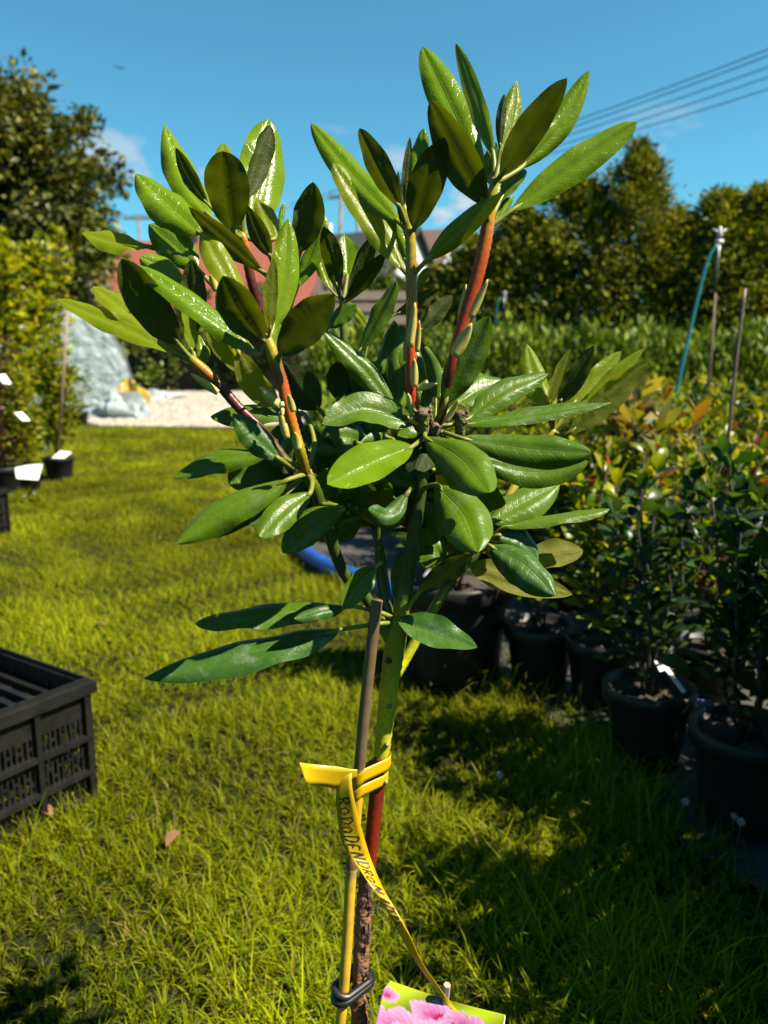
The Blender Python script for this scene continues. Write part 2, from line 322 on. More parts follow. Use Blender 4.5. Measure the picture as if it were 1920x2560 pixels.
# ------------------------------------------------------------------ grass blades
def left_x(y): return -0.75 - 0.36 * y
def grass_zone(n, y0, y1, pw, xl, xr, ln, wd, seg):
    y = y0 + (y1 - y0) * RNG.random(n) ** pw
    l = np.array([xl(v) for v in y]); r = np.array([xr(v) for v in y])
    x = l + (r - l) * RNG.random(n)
    # tufting: pull blades towards random clump centres
    cx = np.round(x / 0.035) * 0.035; cy = np.round(y / 0.035) * 0.035
    jit = np.sin(cx * 913.7 + cy * 517.3) * 0.02; k = 0.5
    x = x * (1 - k) + (cx + jit) * k; y = y * (1 - k) + (cy + np.cos(cx * 311.1 - cy * 777.7) * 0.02) * k
    patch = 0.5 + 0.5 * np.sin(x * 7.3 + 1.1 * np.sin(y * 5.1)) * np.sin(y * 6.1 + 1.7 * np.sin(x * 4.3))
    L_ = ln * (0.35 + 0.6 * RNG.random(n) + 0.6 * RNG.random(n) ** 4) * (0.5 + 0.9 * patch); W = wd * (0.6 + 0.8 * RNG.random(n))
    az = RNG.random(n) * 2 * np.pi; lean = 0.1 + 1.25 * RNG.random(n)
    fa = az + np.pi / 2 + RNG.normal(0, 0.5, n)
    dx, dy = np.cos(az), np.sin(az); sx, sy = np.cos(fa), np.sin(fa)
    ts = np.linspace(0, 1, seg + 1); rows = []
    for t in ts:
        h = L_ * t * np.cos(lean * t * 1.1); q = L_ * t * np.sin(lean * t * 1.1 + 0.12); w = W * (1 - t ** 1.8) * 0.5
        if t == 1: rows.append(np.stack([x + dx * q, y + dy * q, h], -1)[:, None])
        else: rows.append(np.stack([np.stack([x + dx * q - sx * w, y + dy * q - sy * w, h], -1), np.stack([x + dx * q + sx * w, y + dy * q + sy * w, h], -1)], 1))
    Vv = np.concatenate(rows, 1); nv = Vv.shape[1]
    ft = []
    for s in range(seg - 1): a = 2 * s; ft += [(a, a + 1, a + 3), (a, a + 3, a + 2)]
    a = 2 * (seg - 1); ft.append((a, a + 1, a + 2))
    Ff = (np.array(ft)[None] + nv * np.arange(n)[:, None, None]).reshape(-1, 3)
    g = RNG.random((n, 1)); big = (0.5 + 0.5 * np.sin(x * 2.3 + 0.7) * np.sin(y * 1.9))[:, None]
    base = np.array([[0.115, 0.19, 0.003]]) * (1 - g) + np.array([[0.37, 0.39, 0.004]]) * g
    base = base * (0.62 + 0.55 * big) * (0.7 + 0.6 * patch[:, None])
    straw = RNG.random(n) < 0.07; base[straw] = np.array([0.30, 0.23, 0.06]) * (0.6 + 0.6 * RNG.random((straw.sum(), 1)))
    return Vv.reshape(-1, 3), Ff, np.repeat(base, nv, 0)
def rx(y): return 0.3 if y > 6.5 else max(edge_x(max(y, 0.9)), 0.62 if y < 1.25 else -9) + 0.05
parts = [grass_zone(62000, 0.55, 1.9, 1.0, lambda y: -0.62 * y - 0.12, lambda y: rx(y), 0.056, 0.0031, 3),
         grass_zone(80000, 1.9, 4.0, 1.1, lambda y: -0.60 * y - 0.1, lambda y: rx(y), 0.046, 0.0032, 2),
         grass_zone(90000, 4.0, 7.5, 1.1, lambda y: -0.58 * y, lambda y: rx(y), 0.050, 0.0055, 2),
         grass_zone(75000, 7.5, 12.9, 1.0, lambda y: -0.58 * y, lambda y: rx(y), 0.06, 0.010, 1),
         grass_zone(1600, 0.8, 3.2, 1.0, lambda y: edge_x(y) - 0.12, lambda y: edge_x(y) + 0.1, 0.12, 0.0030, 3),
         grass_zone(700, 0.9, 3.0, 1.0, lambda y: -0.55 * y, lambda y: edge_x(y), 0.12, 0.0028, 3)]
off = 0; VV, FF, CC = [], [], []
for a, b, c in parts: VV.append(a); FF.append(b + off); CC.append(c); off += len(a)
tag(link('grass', mesh_np('grass', np.vstack(VV), np.vstack(FF), M_GRASS, np.vstack(CC))), kind='stuff', label='yellow-green mown grass blades covering the lawn', cat='grass')

# ------------------------------------------------------------------ rhododendron
Y0 = 0.65; PX = Y0 / FPX
K = 600 / 1659
REG = {0: (0, 0, 1.0), 1: (140, 290, K), 2: (540, 290, K), 3: (1000, 100, K), 4: (400, 750, K), 5: (800, 700, K), 6: (1100, 800, K), 7: (700, 1200, 800 / 1659), 8: (700, 1850, K)}
def S(reg, x, y): ox, oy, k = REG[reg]; return ox + x * k, oy + y * k
def P3(reg, x, y, d): a, b = S(reg, x, y); return pt(a, b, Y0 + d)

POT = V((-0.02, 0.635, 0))
rh = empty('potted_rhododendron', POT, label='tall standard rhododendron with glossy green leaf whorls on red-orange shoots, tied to a bamboo cane', cat='rhododendron')
def rpart(name, me):
    o = link(name, me, rh); o.location = -POT; return o
# small black pot with soil
def pot_profile(r0, r1, h, lip=0.012):
    return [(0.001, 0.0), (r0 * 0.96, 0.0), (r0, 0.006), (r0 + (r1 - r0) * 0.80, h * 0.80), (r1 * 0.97, h * 0.805), (r1 + lip * .5, h * 0.815), (r1 + lip * .6, h * 0.97), (r1 + lip * .4, h), (r1 - 0.002, h), (r1 - 0.006, h * 0.985), (r1 - 0.008, h * 0.86), (0.001, h * 0.86)]
mb = MB(); mb.lathe(pot_profile(0.072, 0.095, 0.16), 36); me = mb.mesh('pot', M_POT, True); me.materials.append(M_SOIL); o = link('pot', me, rh)
mb = MB(); n = 28
for r in range(5):
    for k in range(n): an = 2 * math.pi * k / n; R_ = 0.086 * r / 4; mb.v.append(V((R_ * math.cos(an), R_ * math.sin(an), 0.146 + 0.006 * math.sin(k * 2.3 + r * 1.9) * (r < 4)))); mb.c.append((1, 1, 1))
for r in range(4):
    for k in range(n): a = r * n + k; b = r * n + (k + 1) % n; mb.f.append((a, b, b + n, a + n))
link('soil', mb.mesh('soil', M_SOIL, True), rh)

def stem(name, rows, mat, n=10, seg=10, wob=0.0):
    """rows: (x, y, depth, radius px, colour)"""
    A = spline([(*pt(x, y, Y0 + d), r * PX, *c) for x, y, d, r, c in rows], seg)
    mb = MB(); pts = [V(a[:3]) for a in A]
    if wob: pts = [p + V((math.sin(i * 1.7), math.cos(i * 2.3), 0)) * wob for i, p in enumerate(pts)]
    mb.tube(pts, [max(a[3], 0.0004) * (1 + 0.06 * math.sin(i * 2.9)) for i, a in enumerate(A)], n, True, [tuple(np.clip(a[4:7], 0, 1)) for a in A])
    return rpart(name, mb.mesh(name, mat, True, True))
GRN = (0.24, 0.28, 0.015); DGRN = (0.055, 0.085, 0.012); LIME = (0.46, 0.46, 0.015); REDB = (0.20, 0.022, 0.010); BRK = (0.40, 0.17, 0.075); RED = (0.44, 0.035, 0.010); ORG = (0.46, 0.14, 0.012); YEL = (0.33, 0.26, 0.012); MAR = (0.10, 0.02, 0.012)
# trunk: shaggy bark below, maroon graft, green wood above
bl = pt(898, 2740, Y0)
stem('bark_trunk', [(896, 2900, -0.012, 25, BRK), (897, 2600, -0.006, 24, BRK), (900, 2450, 0, 23, BRK), (909, 2280, 0, 22, BRK), (920, 2165, 0, 21, (0.16, 0.06, 0.03))], M_BARK, 14, 12, 0.0007)
stem('graft_trunk', [(920, 2190, 0.001, 18, REDB), (932, 2080, 0, 20, REDB), (944, 1960, 0, 20, (0.14, 0.02, 0.008)), (951, 1890, 0, 17, REDB)], M_STEM, 14, 8)
stem('green_trunk', [(948, 1945, 0.002, 20, LIME), (958, 1850, 0.002, 22, LIME), (970, 1740, 0, 24, LIME), (984, 1640, 0, 27, GRN), (1000, 1540, 0, 26, GRN)], M_STEM, 14, 8)
# peeling bark slivers
for k in range(46):
    y = random.uniform(2190, 2640); an = random.uniform(math.pi, 2 * math.pi); c = pt(896 + (2600 - y) * 0.065 + 6, y, Y0); r = 22 * PX
    q = c + V((math.cos(an) * r, math.sin(an) * r, 0)); tn = V((-math.sin(an), math.cos(an), 0)); ou = V((math.cos(an), math.sin(an), 0)); h = random.uniform(.008, .022); w = random.uniform(.001, .002)
    me = mesh_py('bark_strip', [q - tn * w, q + tn * w, q + V((0, 0, h)) + tn * w * .6 + ou * random.uniform(.0005, .003), q + V((0, 0, h)) - tn * w * .6 + ou * .002, q - ou * .003 - tn * w, q - ou * .003 + tn * w], [(0, 1, 2, 3), (0, 4, 5, 1)], M_BARK, cols=[random.choice([(0.20, 0.10, 0.05), (0.10, 0.04, 0.02), (0.28, 0.17, 0.10)])] * 6)
    rpart('bark_strip', me)
BR = [
    ('branch', [(1000, 1560, 0, 24, GRN), (1018, 1450, 0, 18, DGRN), (1037, 1320, 0, 17, DGRN), (1055, 1200, 0, 16, DGRN), (1070, 1080, 0, 16, GRN)]),
    ('branch', [(985, 1690, .004, 18, GRN), (1012, 1650, .01, 14, LIME), (1076, 1537, .02, 14, GRN), (1134, 1441, .03, 13, DGRN), (1206, 1365, .04, 12, DGRN), (1288, 1212, .07, 12, YEL), (1335, 1150, .09, 11, YEL), (1385, 1075, .10, 11, YEL)]),
    ('branch', [(985, 1610, .004, 20, GRN), (920, 1500, .0, 16, DGRN), (859, 1431, -.005, 15, DGRN), (825, 1340, -.02, 15, DGRN), (790, 1230, -.03, 15, DGRN), (765, 1180, -.04, 14, GRN)]),
    ('branch', [(975, 1600, .01, 18, DGRN), (965, 1480, .03, 13, DGRN), (935, 1300, .06, 13, DGRN), (885, 1080, .08, 12, DGRN), (862, 880, .08, 11, DGRN), (856, 745, .08, 10, GRN)]),
    ('branch', [(985, 1590, .0, 16, DGRN), (950, 1450, .01, 11, DGRN), (945, 1300, .01, 10, DGRN), (930, 1180, .02, 9, DGRN)]),
    ('red_shoot', [(1070, 1085, 0, 14, MAR), (1046, 1062, -.008, 14, RED), (1032, 1000, -.01, 14, RED), (1027, 930, -.01, 14, RED), (1029, 800, -.01, 14, ORG), (1028, 690, -.01, 14, (.36, .17, .02)), (1026, 600, -.01, 13, YEL), (1014, 540, -.01, 11, YEL), (1008, 515, -.01, 8, GRN)]),
    ('red_shoot', [(1080, 1080, 0, 14, MAR), (1102, 1040, -.01, 12, MAR), (1125, 935, -.02, 13, MAR), (1145, 850, -.02, 14, RED), (1168, 775, -.02, 15, (.36, .05, .012)), (1196, 680, -.02, 16, (.38, .06, .012)), (1215, 590, -.02, 16, ORG), (1228, 500, -.02, 13, YEL), (1238, 445, -.02, 9, GRN)]),
    ('orange_shoot', [(765, 1190, -.04, 14, MAR), (748, 1120, -.055, 13, YEL), (728, 1050, -.06, 13, ORG), (706, 960, -.06, 14, (.34, .08, .012)), (695, 925, -.06, 14, (.2, .09, .015)), (680, 880, -.06, 15, YEL), (664, 838, -.06, 10, YEL)]),
    ('orange_shoot', [(735, 1180, -.03, 12, DGRN), (660, 1080, -.03, 11, MAR), (600, 1022, -.03, 12, MAR), (550, 965, -.03, 12, (.12, .04, .015)), (517, 932, -.03, 13, ORG), (487, 905, -.03, 11, YEL), (470, 888, -.03, 7, YEL)]),
    ('dark_shoot', [(790, 1200, .0, 12, DGRN), (730, 1010, .03, 11, MAR), (668, 830, .04, 12, MAR), (628, 700, .035, 12, MAR), (612, 610, .03, 11, ORG), (600, 575, .03, 7, YEL)]),
]
for nm, rows in BR: stem(nm, rows, M_STEM)
WH = {'1': (1020, 575, -.01), '1b': (1027, 692, -.01), '2': (1233, 455, -.02), '2b': (1218, 572, -.02), '3': (668, 850, -.06), '4': (485, 903, -.03), '5': (606, 592, .03), '6': (857, 750, .08), '7': (1383, 1080, .10),
      'a': (1085, 1066, -.005), 'b': (768, 1185, -.04), 'c': (1206, 1365, .04), 'd': (1000, 1555, 0), 'e': (1045, 1250, 0), 'f': (800, 1260, -.03), 'g': (870, 960, .08), 'h': (700, 930, -.06), 'i': (700, 920, .035)}
LEAVES = [
 # reg, base, mid, tip, width, side, phi, depth base, depth tip, kind, whorl
 (1, 1060, 690, 890, 400, 750, 46, 225, 'u', -24, .03, .07, 'n', '5'), (1, 1050, 610, 930, 420, 832, 222, 100, 'l', 25, .01, .01, 'n', '5'),
 (1, 1225, 800, 1185, 520, 1155, 233, 290, 'l', 8, .015, -.03, 'n', '5'), (1, 1205, 560, 1175, 330, 1158, 178, 130, 'u', -10, .05, .09, 'y', '5'),
 (1, 1365, 720, 1440, 400, 1488, 10, 335, 'u', -18, .05, .09, 'n', '5'), (1, 1315, 570, 1385, 340, 1475, 70, 150, 'l', -30, .03, .05, 'n', '5'),
 (1, 1010, 815, 780, 600, 552, 382, 270, 'u', -28, .02, .03, 'n', '5'), (1, 1430, 1078, 1170, 840, 922, 624, 140, 'l', 32, .0, -.03, 'n', ''),
 (1, 1480, 970, 1400, 800, 1325, 615, 130, 'l', 10, .01, -.01, 'n', ''), (1, 1510, 850, 1455, 700, 1390, 558, 150, 'u', -20, .04, .06, 'y', '5'),
 (1, 1545, 800, 1558, 700, 1575, 597, 45, 'u', 0, .06, .07, 'n', ''), (1, 620, 900, 400, 855, 176, 795, 135, 'u', -48, .03, .03, 'y', ''),
 (1, 980, 1060, 810, 880, 640, 742, 250, 'u', -10, .02, .02, 'n', 'i'), (1, 900, 1200, 740, 1050, 580, 965, 190, 'u', -15, .01, .0, 'n', 'i'),
 (1, 1400, 1650, 960, 1290, 555, 1016, 175, 'u', -38, -.06, -.06, 'n', '3'), (1, 840, 1645, 450, 1440, 5, 1255, 150, 'u', -40, -.03, -.01, 'y', '4'),
 (1, 760, 1560, 500, 1340, 258, 1165, 170, 'u', -36, -.02, .0, 'y', '4'), (1, 850, 1580, 640, 1290, 455, 980, 275, 'l', 12, -.035, -.07, 'n', '4'),
 (1, 950, 1520, 955, 1260, 940, 988, 175, 'l', 10, -.02, -.03, 'n', '4'), (1, 940, 1620, 920, 1450, 890, 1250, 95, 'u', -40, -.03, -.03, 'y', '4'),
 (4, 290, 450, 300, 350, 270, 240, 110, 'u', -10, -.01, .0, 'n', '4'),
 (1, 1430, 1550, 1270, 1320, 1150, 1095, 290, 'l', 14, -.065, -.10, 'n', '3'), (1, 1330, 1330, 1130, 1000, 1010, 776, 190, 'u', -20, -.04, -.02, 'y', '3'),
 (2, 390, 1480, 478, 1100, 500, 703, 215, 'u', -14, -.05, -.03, 'n', '3'), (2, 372, 1490, 372, 1250, 395, 985, 100, 'l', -25, -.065, -.075, 'y', '3'),
 (2, 440, 1650, 620, 1420, 825, 1225, 285, 'l', -12, -.065, -.09, 'n', 'h'), (4, 815, 440, 800, 300, 830, 160, 95, 'u', -15, -.04, -.03, 'n', '3'),
 (2, 580, 940, 630, 700, 668, 453, 215, 'l', -12, .02, .0, 'n', ''), (2, 560, 1185, 660, 920, 728, 665, 145, 'u', 30, .05, .06, 'n', 'i'),
 (2, 840, 1190, 800, 960, 745, 760, 140, 'l', 10, .06, .04, 'n', '6'), (2, 905, 1110, 905, 950, 890, 813, 155, 'u', -12, .09, .11, 'n', '6'),
 (2, 800, 1210, 740, 1040, 695, 880, 95, 'u', -20, .08, .09, 'y', '6'), (2, 910, 1240, 1010, 1000, 1105, 808, 115, 'l', -20, .07, .06, 'n', '6'),
 (2, 900, 1280, 1040, 1090, 1168, 940, 115, 'l', -25, .06, .04, 'n', '6'),
 (2, 1270, 740, 970, 420, 655, 38, 205, 'u', -24, .0, .04, 'n', '1'), (2, 1300, 1070, 1080, 720, 810, 316, 175, 'u', -30, .0, .02, 'y', '1b'),
 (2, 1275, 640, 1140, 380, 993, 84, 155, 'l', 22, -.015, -.03, 'n', '1'), (2, 1305, 650, 1315, 420, 1340, 150, 65, 'l', 0, -.01, -.01, 'n', '1'),
 (2, 1345, 640, 1390, 330, 1430, 80, 130, 'u', 20, .01, .03, 'n', '1'), (2, 1370, 780, 1450, 470, 1578, 143, 235, 'l', -10, -.02, -.055, 'n', '1'),
 (2, 1310, 1000, 1240, 860, 1150, 675, 135, 'u', 20, .02, .03, 'n', '1b'), (2, 1285, 760, 1265, 560, 1258, 380, 45, 'l', 0, -.012, -.015, 'n', '1'),
 (3, 190, 1520, 440, 1280, 702, 1055, 165, 'u', 12, -.02, -.05, 'n', '1b'), (2, 1400, 1190, 1430, 1120, 1470, 1048, 65, 'u', 10, .0, .0, 'n', '1b'),
 (2, 1240, 1370, 1400, 1270, 1550, 1190, 90, 'l', -30, .06, .07, 'n', 'g'), (2, 1400, 1490, 1520, 1370, 1632, 1238, 115, 'l', -20, .06, .07, 'n', ''), (2, 980, 1640, 1110, 1390, 1240, 1140, 120, 'u', 40, .05, .05, 'o', 'g'),
 (3, 578, 930, 360, 470, 153, 33, 235, 'u', -16, .0, .05, 'n', '2'), (3, 645, 800, 505, 400, 380, 20, 125, 'u', 22, -.01, .02, 'n', '2'),
 (3, 705, 800, 770, 540, 815, 272, 135, 'u', -20, -.01, .01, 'y', '2'), (3, 690, 750, 695, 560, 722, 375, 65, 'l', 0, -.02, -.02, 'n', '2'),
 (3, 695, 940, 900, 620, 1152, 260, 205, 'l', -10, -.03, -.07, 'n', '2'), (3, 830, 890, 1110, 600, 1315, 203, 175, 'u', -14, .0, .02, 'n', '2'),
 (3, 590, 1140, 420, 820, 215, 413, 255, 'l', 12, -.03, -.06, 'n', '2b'), (3, 770, 1180, 1180, 880, 1642, 560, 215, 'u', 14, -.015, .0, 'n', '2b'),
 (3, 680, 1130, 760, 990, 850, 880, 150, 'u', 30, .0, .02, 'n', '2b'), (3, 655, 1265, 720, 1160, 790, 1080, 85, 'u', -10, .0, .01, 'n', '2b'), (3, 600, 1010, 620, 850, 660, 700, 100, 'u', 20, .0, .02, 'n', '2b'),
 # older leaves
 (5, 860, 860, 1000, 590, 1172, 248, 225, 'u', -6, -.02, -.03, 'o', 'a'), (5, 950, 850, 1110, 740, 1288, 688, 250, 'u', 28, .02, .05, 'o', 'a'), (5, 840, 840, 830, 700, 900, 600, 110, 'u', 0, .02, .04, 'o', 'a'),
 (6, 180, 690, 440, 480, 752, 365, 180, 'u', 28, .01, .04, 'o', 'a'), (6, 165, 720, 640, 640, 1190, 562, 105, 'u', 46, -.01, .0, 'o', 'a'),
 (6, 140, 815, 600, 880, 1050, 912, 235, 'u', 22, -.03, -.05, 'o', 'a'), (6, 250, 960, 640, 1040, 1027, 968, 205, 'u', 26, -.01, -.01, 'o', 'a'),
 (5, 725, 1085, 970, 1220, 1165, 1452, 330, 'u', 20, -.035, -.11, 'o', 'a'), (6, 350, 1395, 600, 1240, 832, 1125, 255, 'u', 24, .03, .06, 'o', 'c'), (6, 440, 1430, 800, 1350, 1172, 1296, 80, 'u', 58, .03, .04, 'o', 'c'),
 (7, 810, 25, 950, 170, 1025, 362, 275, 'u', 12, -.04, -.10, 'o', 'e'), (7, 1085, 340, 1270, 430, 1430, 593, 215, 'u', 24, .0, -.04, 'd', 'c'), (7, 1130, 285, 1250, 310, 1345, 415, 140, 'u', 26, .03, .03, 'd', 'c'),
 (7, 1220, 460, 1390, 390, 1567, 370, 150, 'l', 20, .05, .07, 'y', 'c'), (7, 980, 440, 1180, 510, 1512, 597, 165, 'l', 20, .02, .02, 'y', 'c'), (7, 610, 720, 800, 790, 1024, 862, 155, 'u', 28, -.01, -.03, 'd', 'd'),
 (5, 640, 1150, 370, 1260, 58, 1402, 285, 'u', -20, -.04, -.10, 'n', 'a'), (5, 530, 910, 310, 620, 22, 335, 155, 'u', -24, -.02, -.02, 'o', 'a'), (5, 660, 990, 310, 890, 15, 985, 200, 'u', -34, -.02, -.05, 'o', 'a'),
 (4, 1000, 790, 650, 775, 348, 800, 140, 'u', -34, .0, -.02, 'o', 'b'), (4, 825, 1100, 650, 930, 505, 785, 185, 'u', -18, -.06, -.07, 'd', 'b'), (4, 760, 1060, 400, 1100, 83, 1225, 150, 'u', -34, -.03, -.04, 'o', 'b'),
 (4, 880, 1245, 500, 1410, 105, 1680, 235, 'u', -28, -.06, -.09, 'o', 'b'), (4, 850, 1330, 610, 1490, 280, 1645, 130, 'l', 20, -.03, -.05, 'o', 'b'), (4, 1040, 1330, 870, 1440, 690, 1630, 200, 'u', -18, -.07, -.11, 'o', 'b'),
 (7, 330, 150, 150, 220, 15, 372, 175, 'u', -20, -.04, -.08, 'o', 'f'), (4, 880, 1340, 760, 1440, 620, 1550, 85, 'u', -20, -.05, -.07, 'd', 'b'), (7, 660, 70, 570, 170, 465, 150, 110, 'u', -16, -.05, -.08, 'd', ''),
 (0, 850, 1574, 640, 1622, 357, 1693, 88, 'u', -36, -.03, -.07, 'd', 'd'), (0, 880, 1515, 680, 1530, 487, 1556, 58, 'u', -46, -.02, -.05, 'o', 'd'), (0, 862, 1520, 800, 1525, 735, 1545, 40, 'u', -30, -.04, -.06, 'd', ''),
 (7, 500, 450, 410, 540, 330, 665, 125, 'u', 20, -.03, -.05, 'o', ''), (7, 600, 620, 620, 480, 642, 360, 95, 'u', 0, .05, .06, 'o', 'd'), (7, 720, 585, 850, 480, 985, 380, 115, 'l', -15, -.01, -.03, 'o', 'd'),
 (4, 540, 350, 640, 560, 815, 735, 190, 'l', -15, .0, -.01, 'y', ''), (4, 560, 500, 430, 320, 325, 200, 145, 'l', 10, .01, .0, 'y', ''), (4, 1100, 755, 970, 610, 850, 420, 235, 'l', 8, .0, -.02, 'o', ''), (4, 1230, 690, 1232, 540, 1225, 423, 155, 'l', 0, .01, .0, 'o', 'g'),
 (6, 745, 610, 660, 400, 605, 163, 175, 'u', -24, .10, .12, 'y', '7'), (6, 750, 590, 820, 390, 900, 195, 95, 'l', -20, .10, .10, 'y', '7'), (6, 820, 580, 940, 380, 1062, 176, 150, 'l', -12, .09, .08, 'n', '7'),
 (6, 920, 580, 1080, 400, 1256, 213, 135, 'u', -6, .11, .13, 'y', '7'), (6, 1000, 580, 1200, 390, 1412, 193, 105, 'u', 10, .10, .11, 'y', '7'), (6, 880, 790, 1170, 530, 1452, 273, 180, 'l', -20, .09, .09, 'y', '7'), (6, 440, 810, 500, 740, 552, 690, 55, 'l', 0, .08, .08, 'y', ''),
 (5, 740, 880, 660, 620, 560, 305, 240, 'u', -14, .03, .06, 'o', 'a'), (5, 800, 830, 760, 620, 680, 420, 110, 'u', 30, .01, .02, 'o', 'a'), (5, 540, 880, 470, 560, 510, 268, 175, 'u', 25, .04, .06, 'o', 'a'), (5, 60, 330, 150, 240, 247, 166, 115, 'u', 20, .03, .03, 'o', ''), (5, 345, 350, 270, 250, 193, 148, 70, 'u', -10, .09, .10, 'y', 'g'),
]
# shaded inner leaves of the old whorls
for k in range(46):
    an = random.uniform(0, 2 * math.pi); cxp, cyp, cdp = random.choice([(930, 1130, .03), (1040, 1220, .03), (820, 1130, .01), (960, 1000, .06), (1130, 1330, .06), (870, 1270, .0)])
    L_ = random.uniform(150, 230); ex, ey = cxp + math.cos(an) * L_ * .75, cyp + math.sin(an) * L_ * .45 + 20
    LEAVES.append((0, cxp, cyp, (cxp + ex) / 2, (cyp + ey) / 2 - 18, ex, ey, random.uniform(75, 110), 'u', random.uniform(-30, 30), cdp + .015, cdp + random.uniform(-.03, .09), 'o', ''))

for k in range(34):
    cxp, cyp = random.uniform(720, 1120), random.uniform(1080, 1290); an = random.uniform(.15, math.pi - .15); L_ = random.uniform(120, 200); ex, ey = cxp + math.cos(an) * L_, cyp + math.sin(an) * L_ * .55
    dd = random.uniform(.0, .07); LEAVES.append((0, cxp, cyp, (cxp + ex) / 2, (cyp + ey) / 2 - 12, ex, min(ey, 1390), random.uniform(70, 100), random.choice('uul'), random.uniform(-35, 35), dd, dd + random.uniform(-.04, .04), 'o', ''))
NU, NV = 40, 10
def leaf_mesh(L_, idx):
    reg, bx, by, mx_, my_, tx, ty, w, side, phi, d0, d1, kind, wh = L_
    rr = random.Random(idx * 13 + 5); k = REG[reg][2]
    B, M_, T = P3(reg, bx, by, d0), P3(reg, mx_, my_, (d0 + d1) / 2), P3(reg, tx, ty, d1)
    # droop: the middle of a spreading blade arches towards the viewer's side of its upper face
    A = spline([B, M_, T], NU // 2); C = [V(a) for a in A]
    Wd = {'n': 1.02, 'y': 1.02, 'o': 1.12, 'd': 1.12}[kind] * w * k * PX / max(math.cos(rad(phi)), 0.45) * 0.5 * (1 + (d0 + d1) / 2 / Y0)
    fold = {'n': -0.42, 'y': -0.24, 'o': -0.42, 'd': -0.5}[kind] * rr.uniform(0.6, 1.4)
    if side == 'l': fold *= 0.75
    if rr.random() < 0.2: fold = abs(fold) * 0.55
    tw = rr.uniform(-14, 14); quilt = {'n': .020, 'y': .026, 'o': .012, 'd': .03}[kind] * Wd * 1.5
    vs, uv, fs = [], [], []; p1, p2 = rr.uniform(0, 6), rr.uniform(0, 6); tipr = rr.uniform(.56, .86)
    for i, p in enumerate(C):
        t = i / (len(C) - 1); Tn = (C[min(i + 1, len(C) - 1)] - C[max(i - 1, 0)]).normalized()
        vw = (p - CP).normalized(); Lp = Tn.cross(vw).normalized(); D = (vw - Tn * vw.dot(Tn)).normalized()
        ph = rad(phi + tw * (t - .5)); Sd = Lp * math.cos(ph) + D * math.sin(ph); Nc = Tn.cross(Sd).normalized(); Nu = Nc if side == 'u' else -Nc
        wd = Wd * (max(t, 0) ** 0.72) * (max(1 - t, 0) ** tipr) / ((.54 ** .72) * (.46 ** tipr)) ; wd = max(min(wd, Wd * 1.04), 0.0008 if t < .97 else 0.0002)
        wav = 0.15 * math.sin(t * 8 + p1) + 0.09 * math.sin(t * 19 + p2)
        for j in range(NV + 1):
            v = j / NV * 2 - 1; av = abs(v)
            q = quilt * (0.55 + 0.45 * math.sin(t * 7 + p1 + 2 * v)) * (0.5 - 0.5 * math.cos(2 * math.pi * (t * 9 - av * 1.3 + .35 * math.sin(t * 11 + p2) + (0.5 if v > 0 else 0)))) * math.sin(math.pi * min(av, 1) ** .8) * min(1, 6 * t) * min(1, 6 * (1 - t))
            z = fold * wd * av ** 1.9 - 0.15 * wd * math.exp(-(av * 4.5) ** 2) + q + wav * wd * av ** 2 * (1 if v > 0 else -.6)
            z += -0.06 * Wd * 2 * (t ** 3)
            vs.append(p + Sd * (v * wd * (1 - 0.25 * abs(fold) * av ** 2)) + Nu * z); uv.append((t, j / NV))
    n1 = NV + 1
    for i in range(len(C) - 1):
        for j in range(NV):
            a = i * n1 + j; f = (a, a + 1, a + n1 + 1, a + n1)
            # Nc = T x S ; winding (S step, then T step) gives S x T = -Nc
            fs.append(f[::-1] if side == 'u' else f)
    # petiole, round, running back to the shoot, continued under the blade as the midrib
    t0 = (C[1] - C[0]).normalized(); Llen = sum((C[i + 1] - C[i]).length for i in range(len(C) - 1))
    if wh: e = pt(WH[wh][0], WH[wh][1], Y0 + WH[wh][2]); e = C[0] + (e - C[0]) * 0.97 if (e - C[0]).length < .07 else C[0] - t0 * 0.02
    else: e = C[0] - t0 * min(0.02, Llen * .14)
    midp = (e + C[0]) / 2 - t0 * (e - C[0]).length * .12
    pr = 0.0020 if w * k > 45 else 0.0011
    sp_ = spline([e, midp, C[0], C[4]], 4); off = len(vs); pts = [V(a) for a in sp_]
    und = lambda i_: (-1 if side == 'u' else 1) * 1.0
    mb = MB(); rs = [pr * 1.15] * 5 + [pr] * (len(sp_) - 7) + [pr * .6, pr * .3]
    # sink the midrib to the lower face
    Nb = []
    for i_, q in enumerate(pts):
        if i_ < len(sp_) - 4: Nb.append(q); continue
        sink = (i_ - (len(sp_) - 5)) / 4
        Tn = t0; vw = (q - CP).normalized(); Lp = Tn.cross(vw).normalized(); D = (vw - Tn * vw.dot(Tn)).normalized(); Sd = Lp * math.cos(rad(phi)) + D * math.sin(rad(phi)); Nc = Tn.cross(Sd).normalized()
        Nb.append(q + Nc * (-1 if side == 'u' else 1) * (rs[i_] + .0008) * sink)
    mb.tube(Nb, rs, 7, True)
    me_v = vs + mb.v; me_f = fs + [tuple(i + off for i in f) for f in mb.f]; uvs = uv + [(0.03, 0.5)] * len(mb.v)
    me = mesh_py('leaf', me_v, me_f, {'n': M_NEW, 'y': M_YEL, 'o': M_OLD, 'd': M_DUST}[kind], True, uvs=uvs)
    me.materials.append(M_PET); mi = np.zeros(len(me.polygons), dtype=np.int32); mi[len(fs):] = 1; me.polygons.foreach_set('material_index', mi)
    return me
M_PET = mat_plain('leaf_stalk', (0.24, 0.25, 0.03), 0.45, col2=(0.17, 0.20, 0.02), nscale=80, spec=.2)
for i, l in enumerate(LEAVES): rpart('leaf', leaf_mesh(l, i))

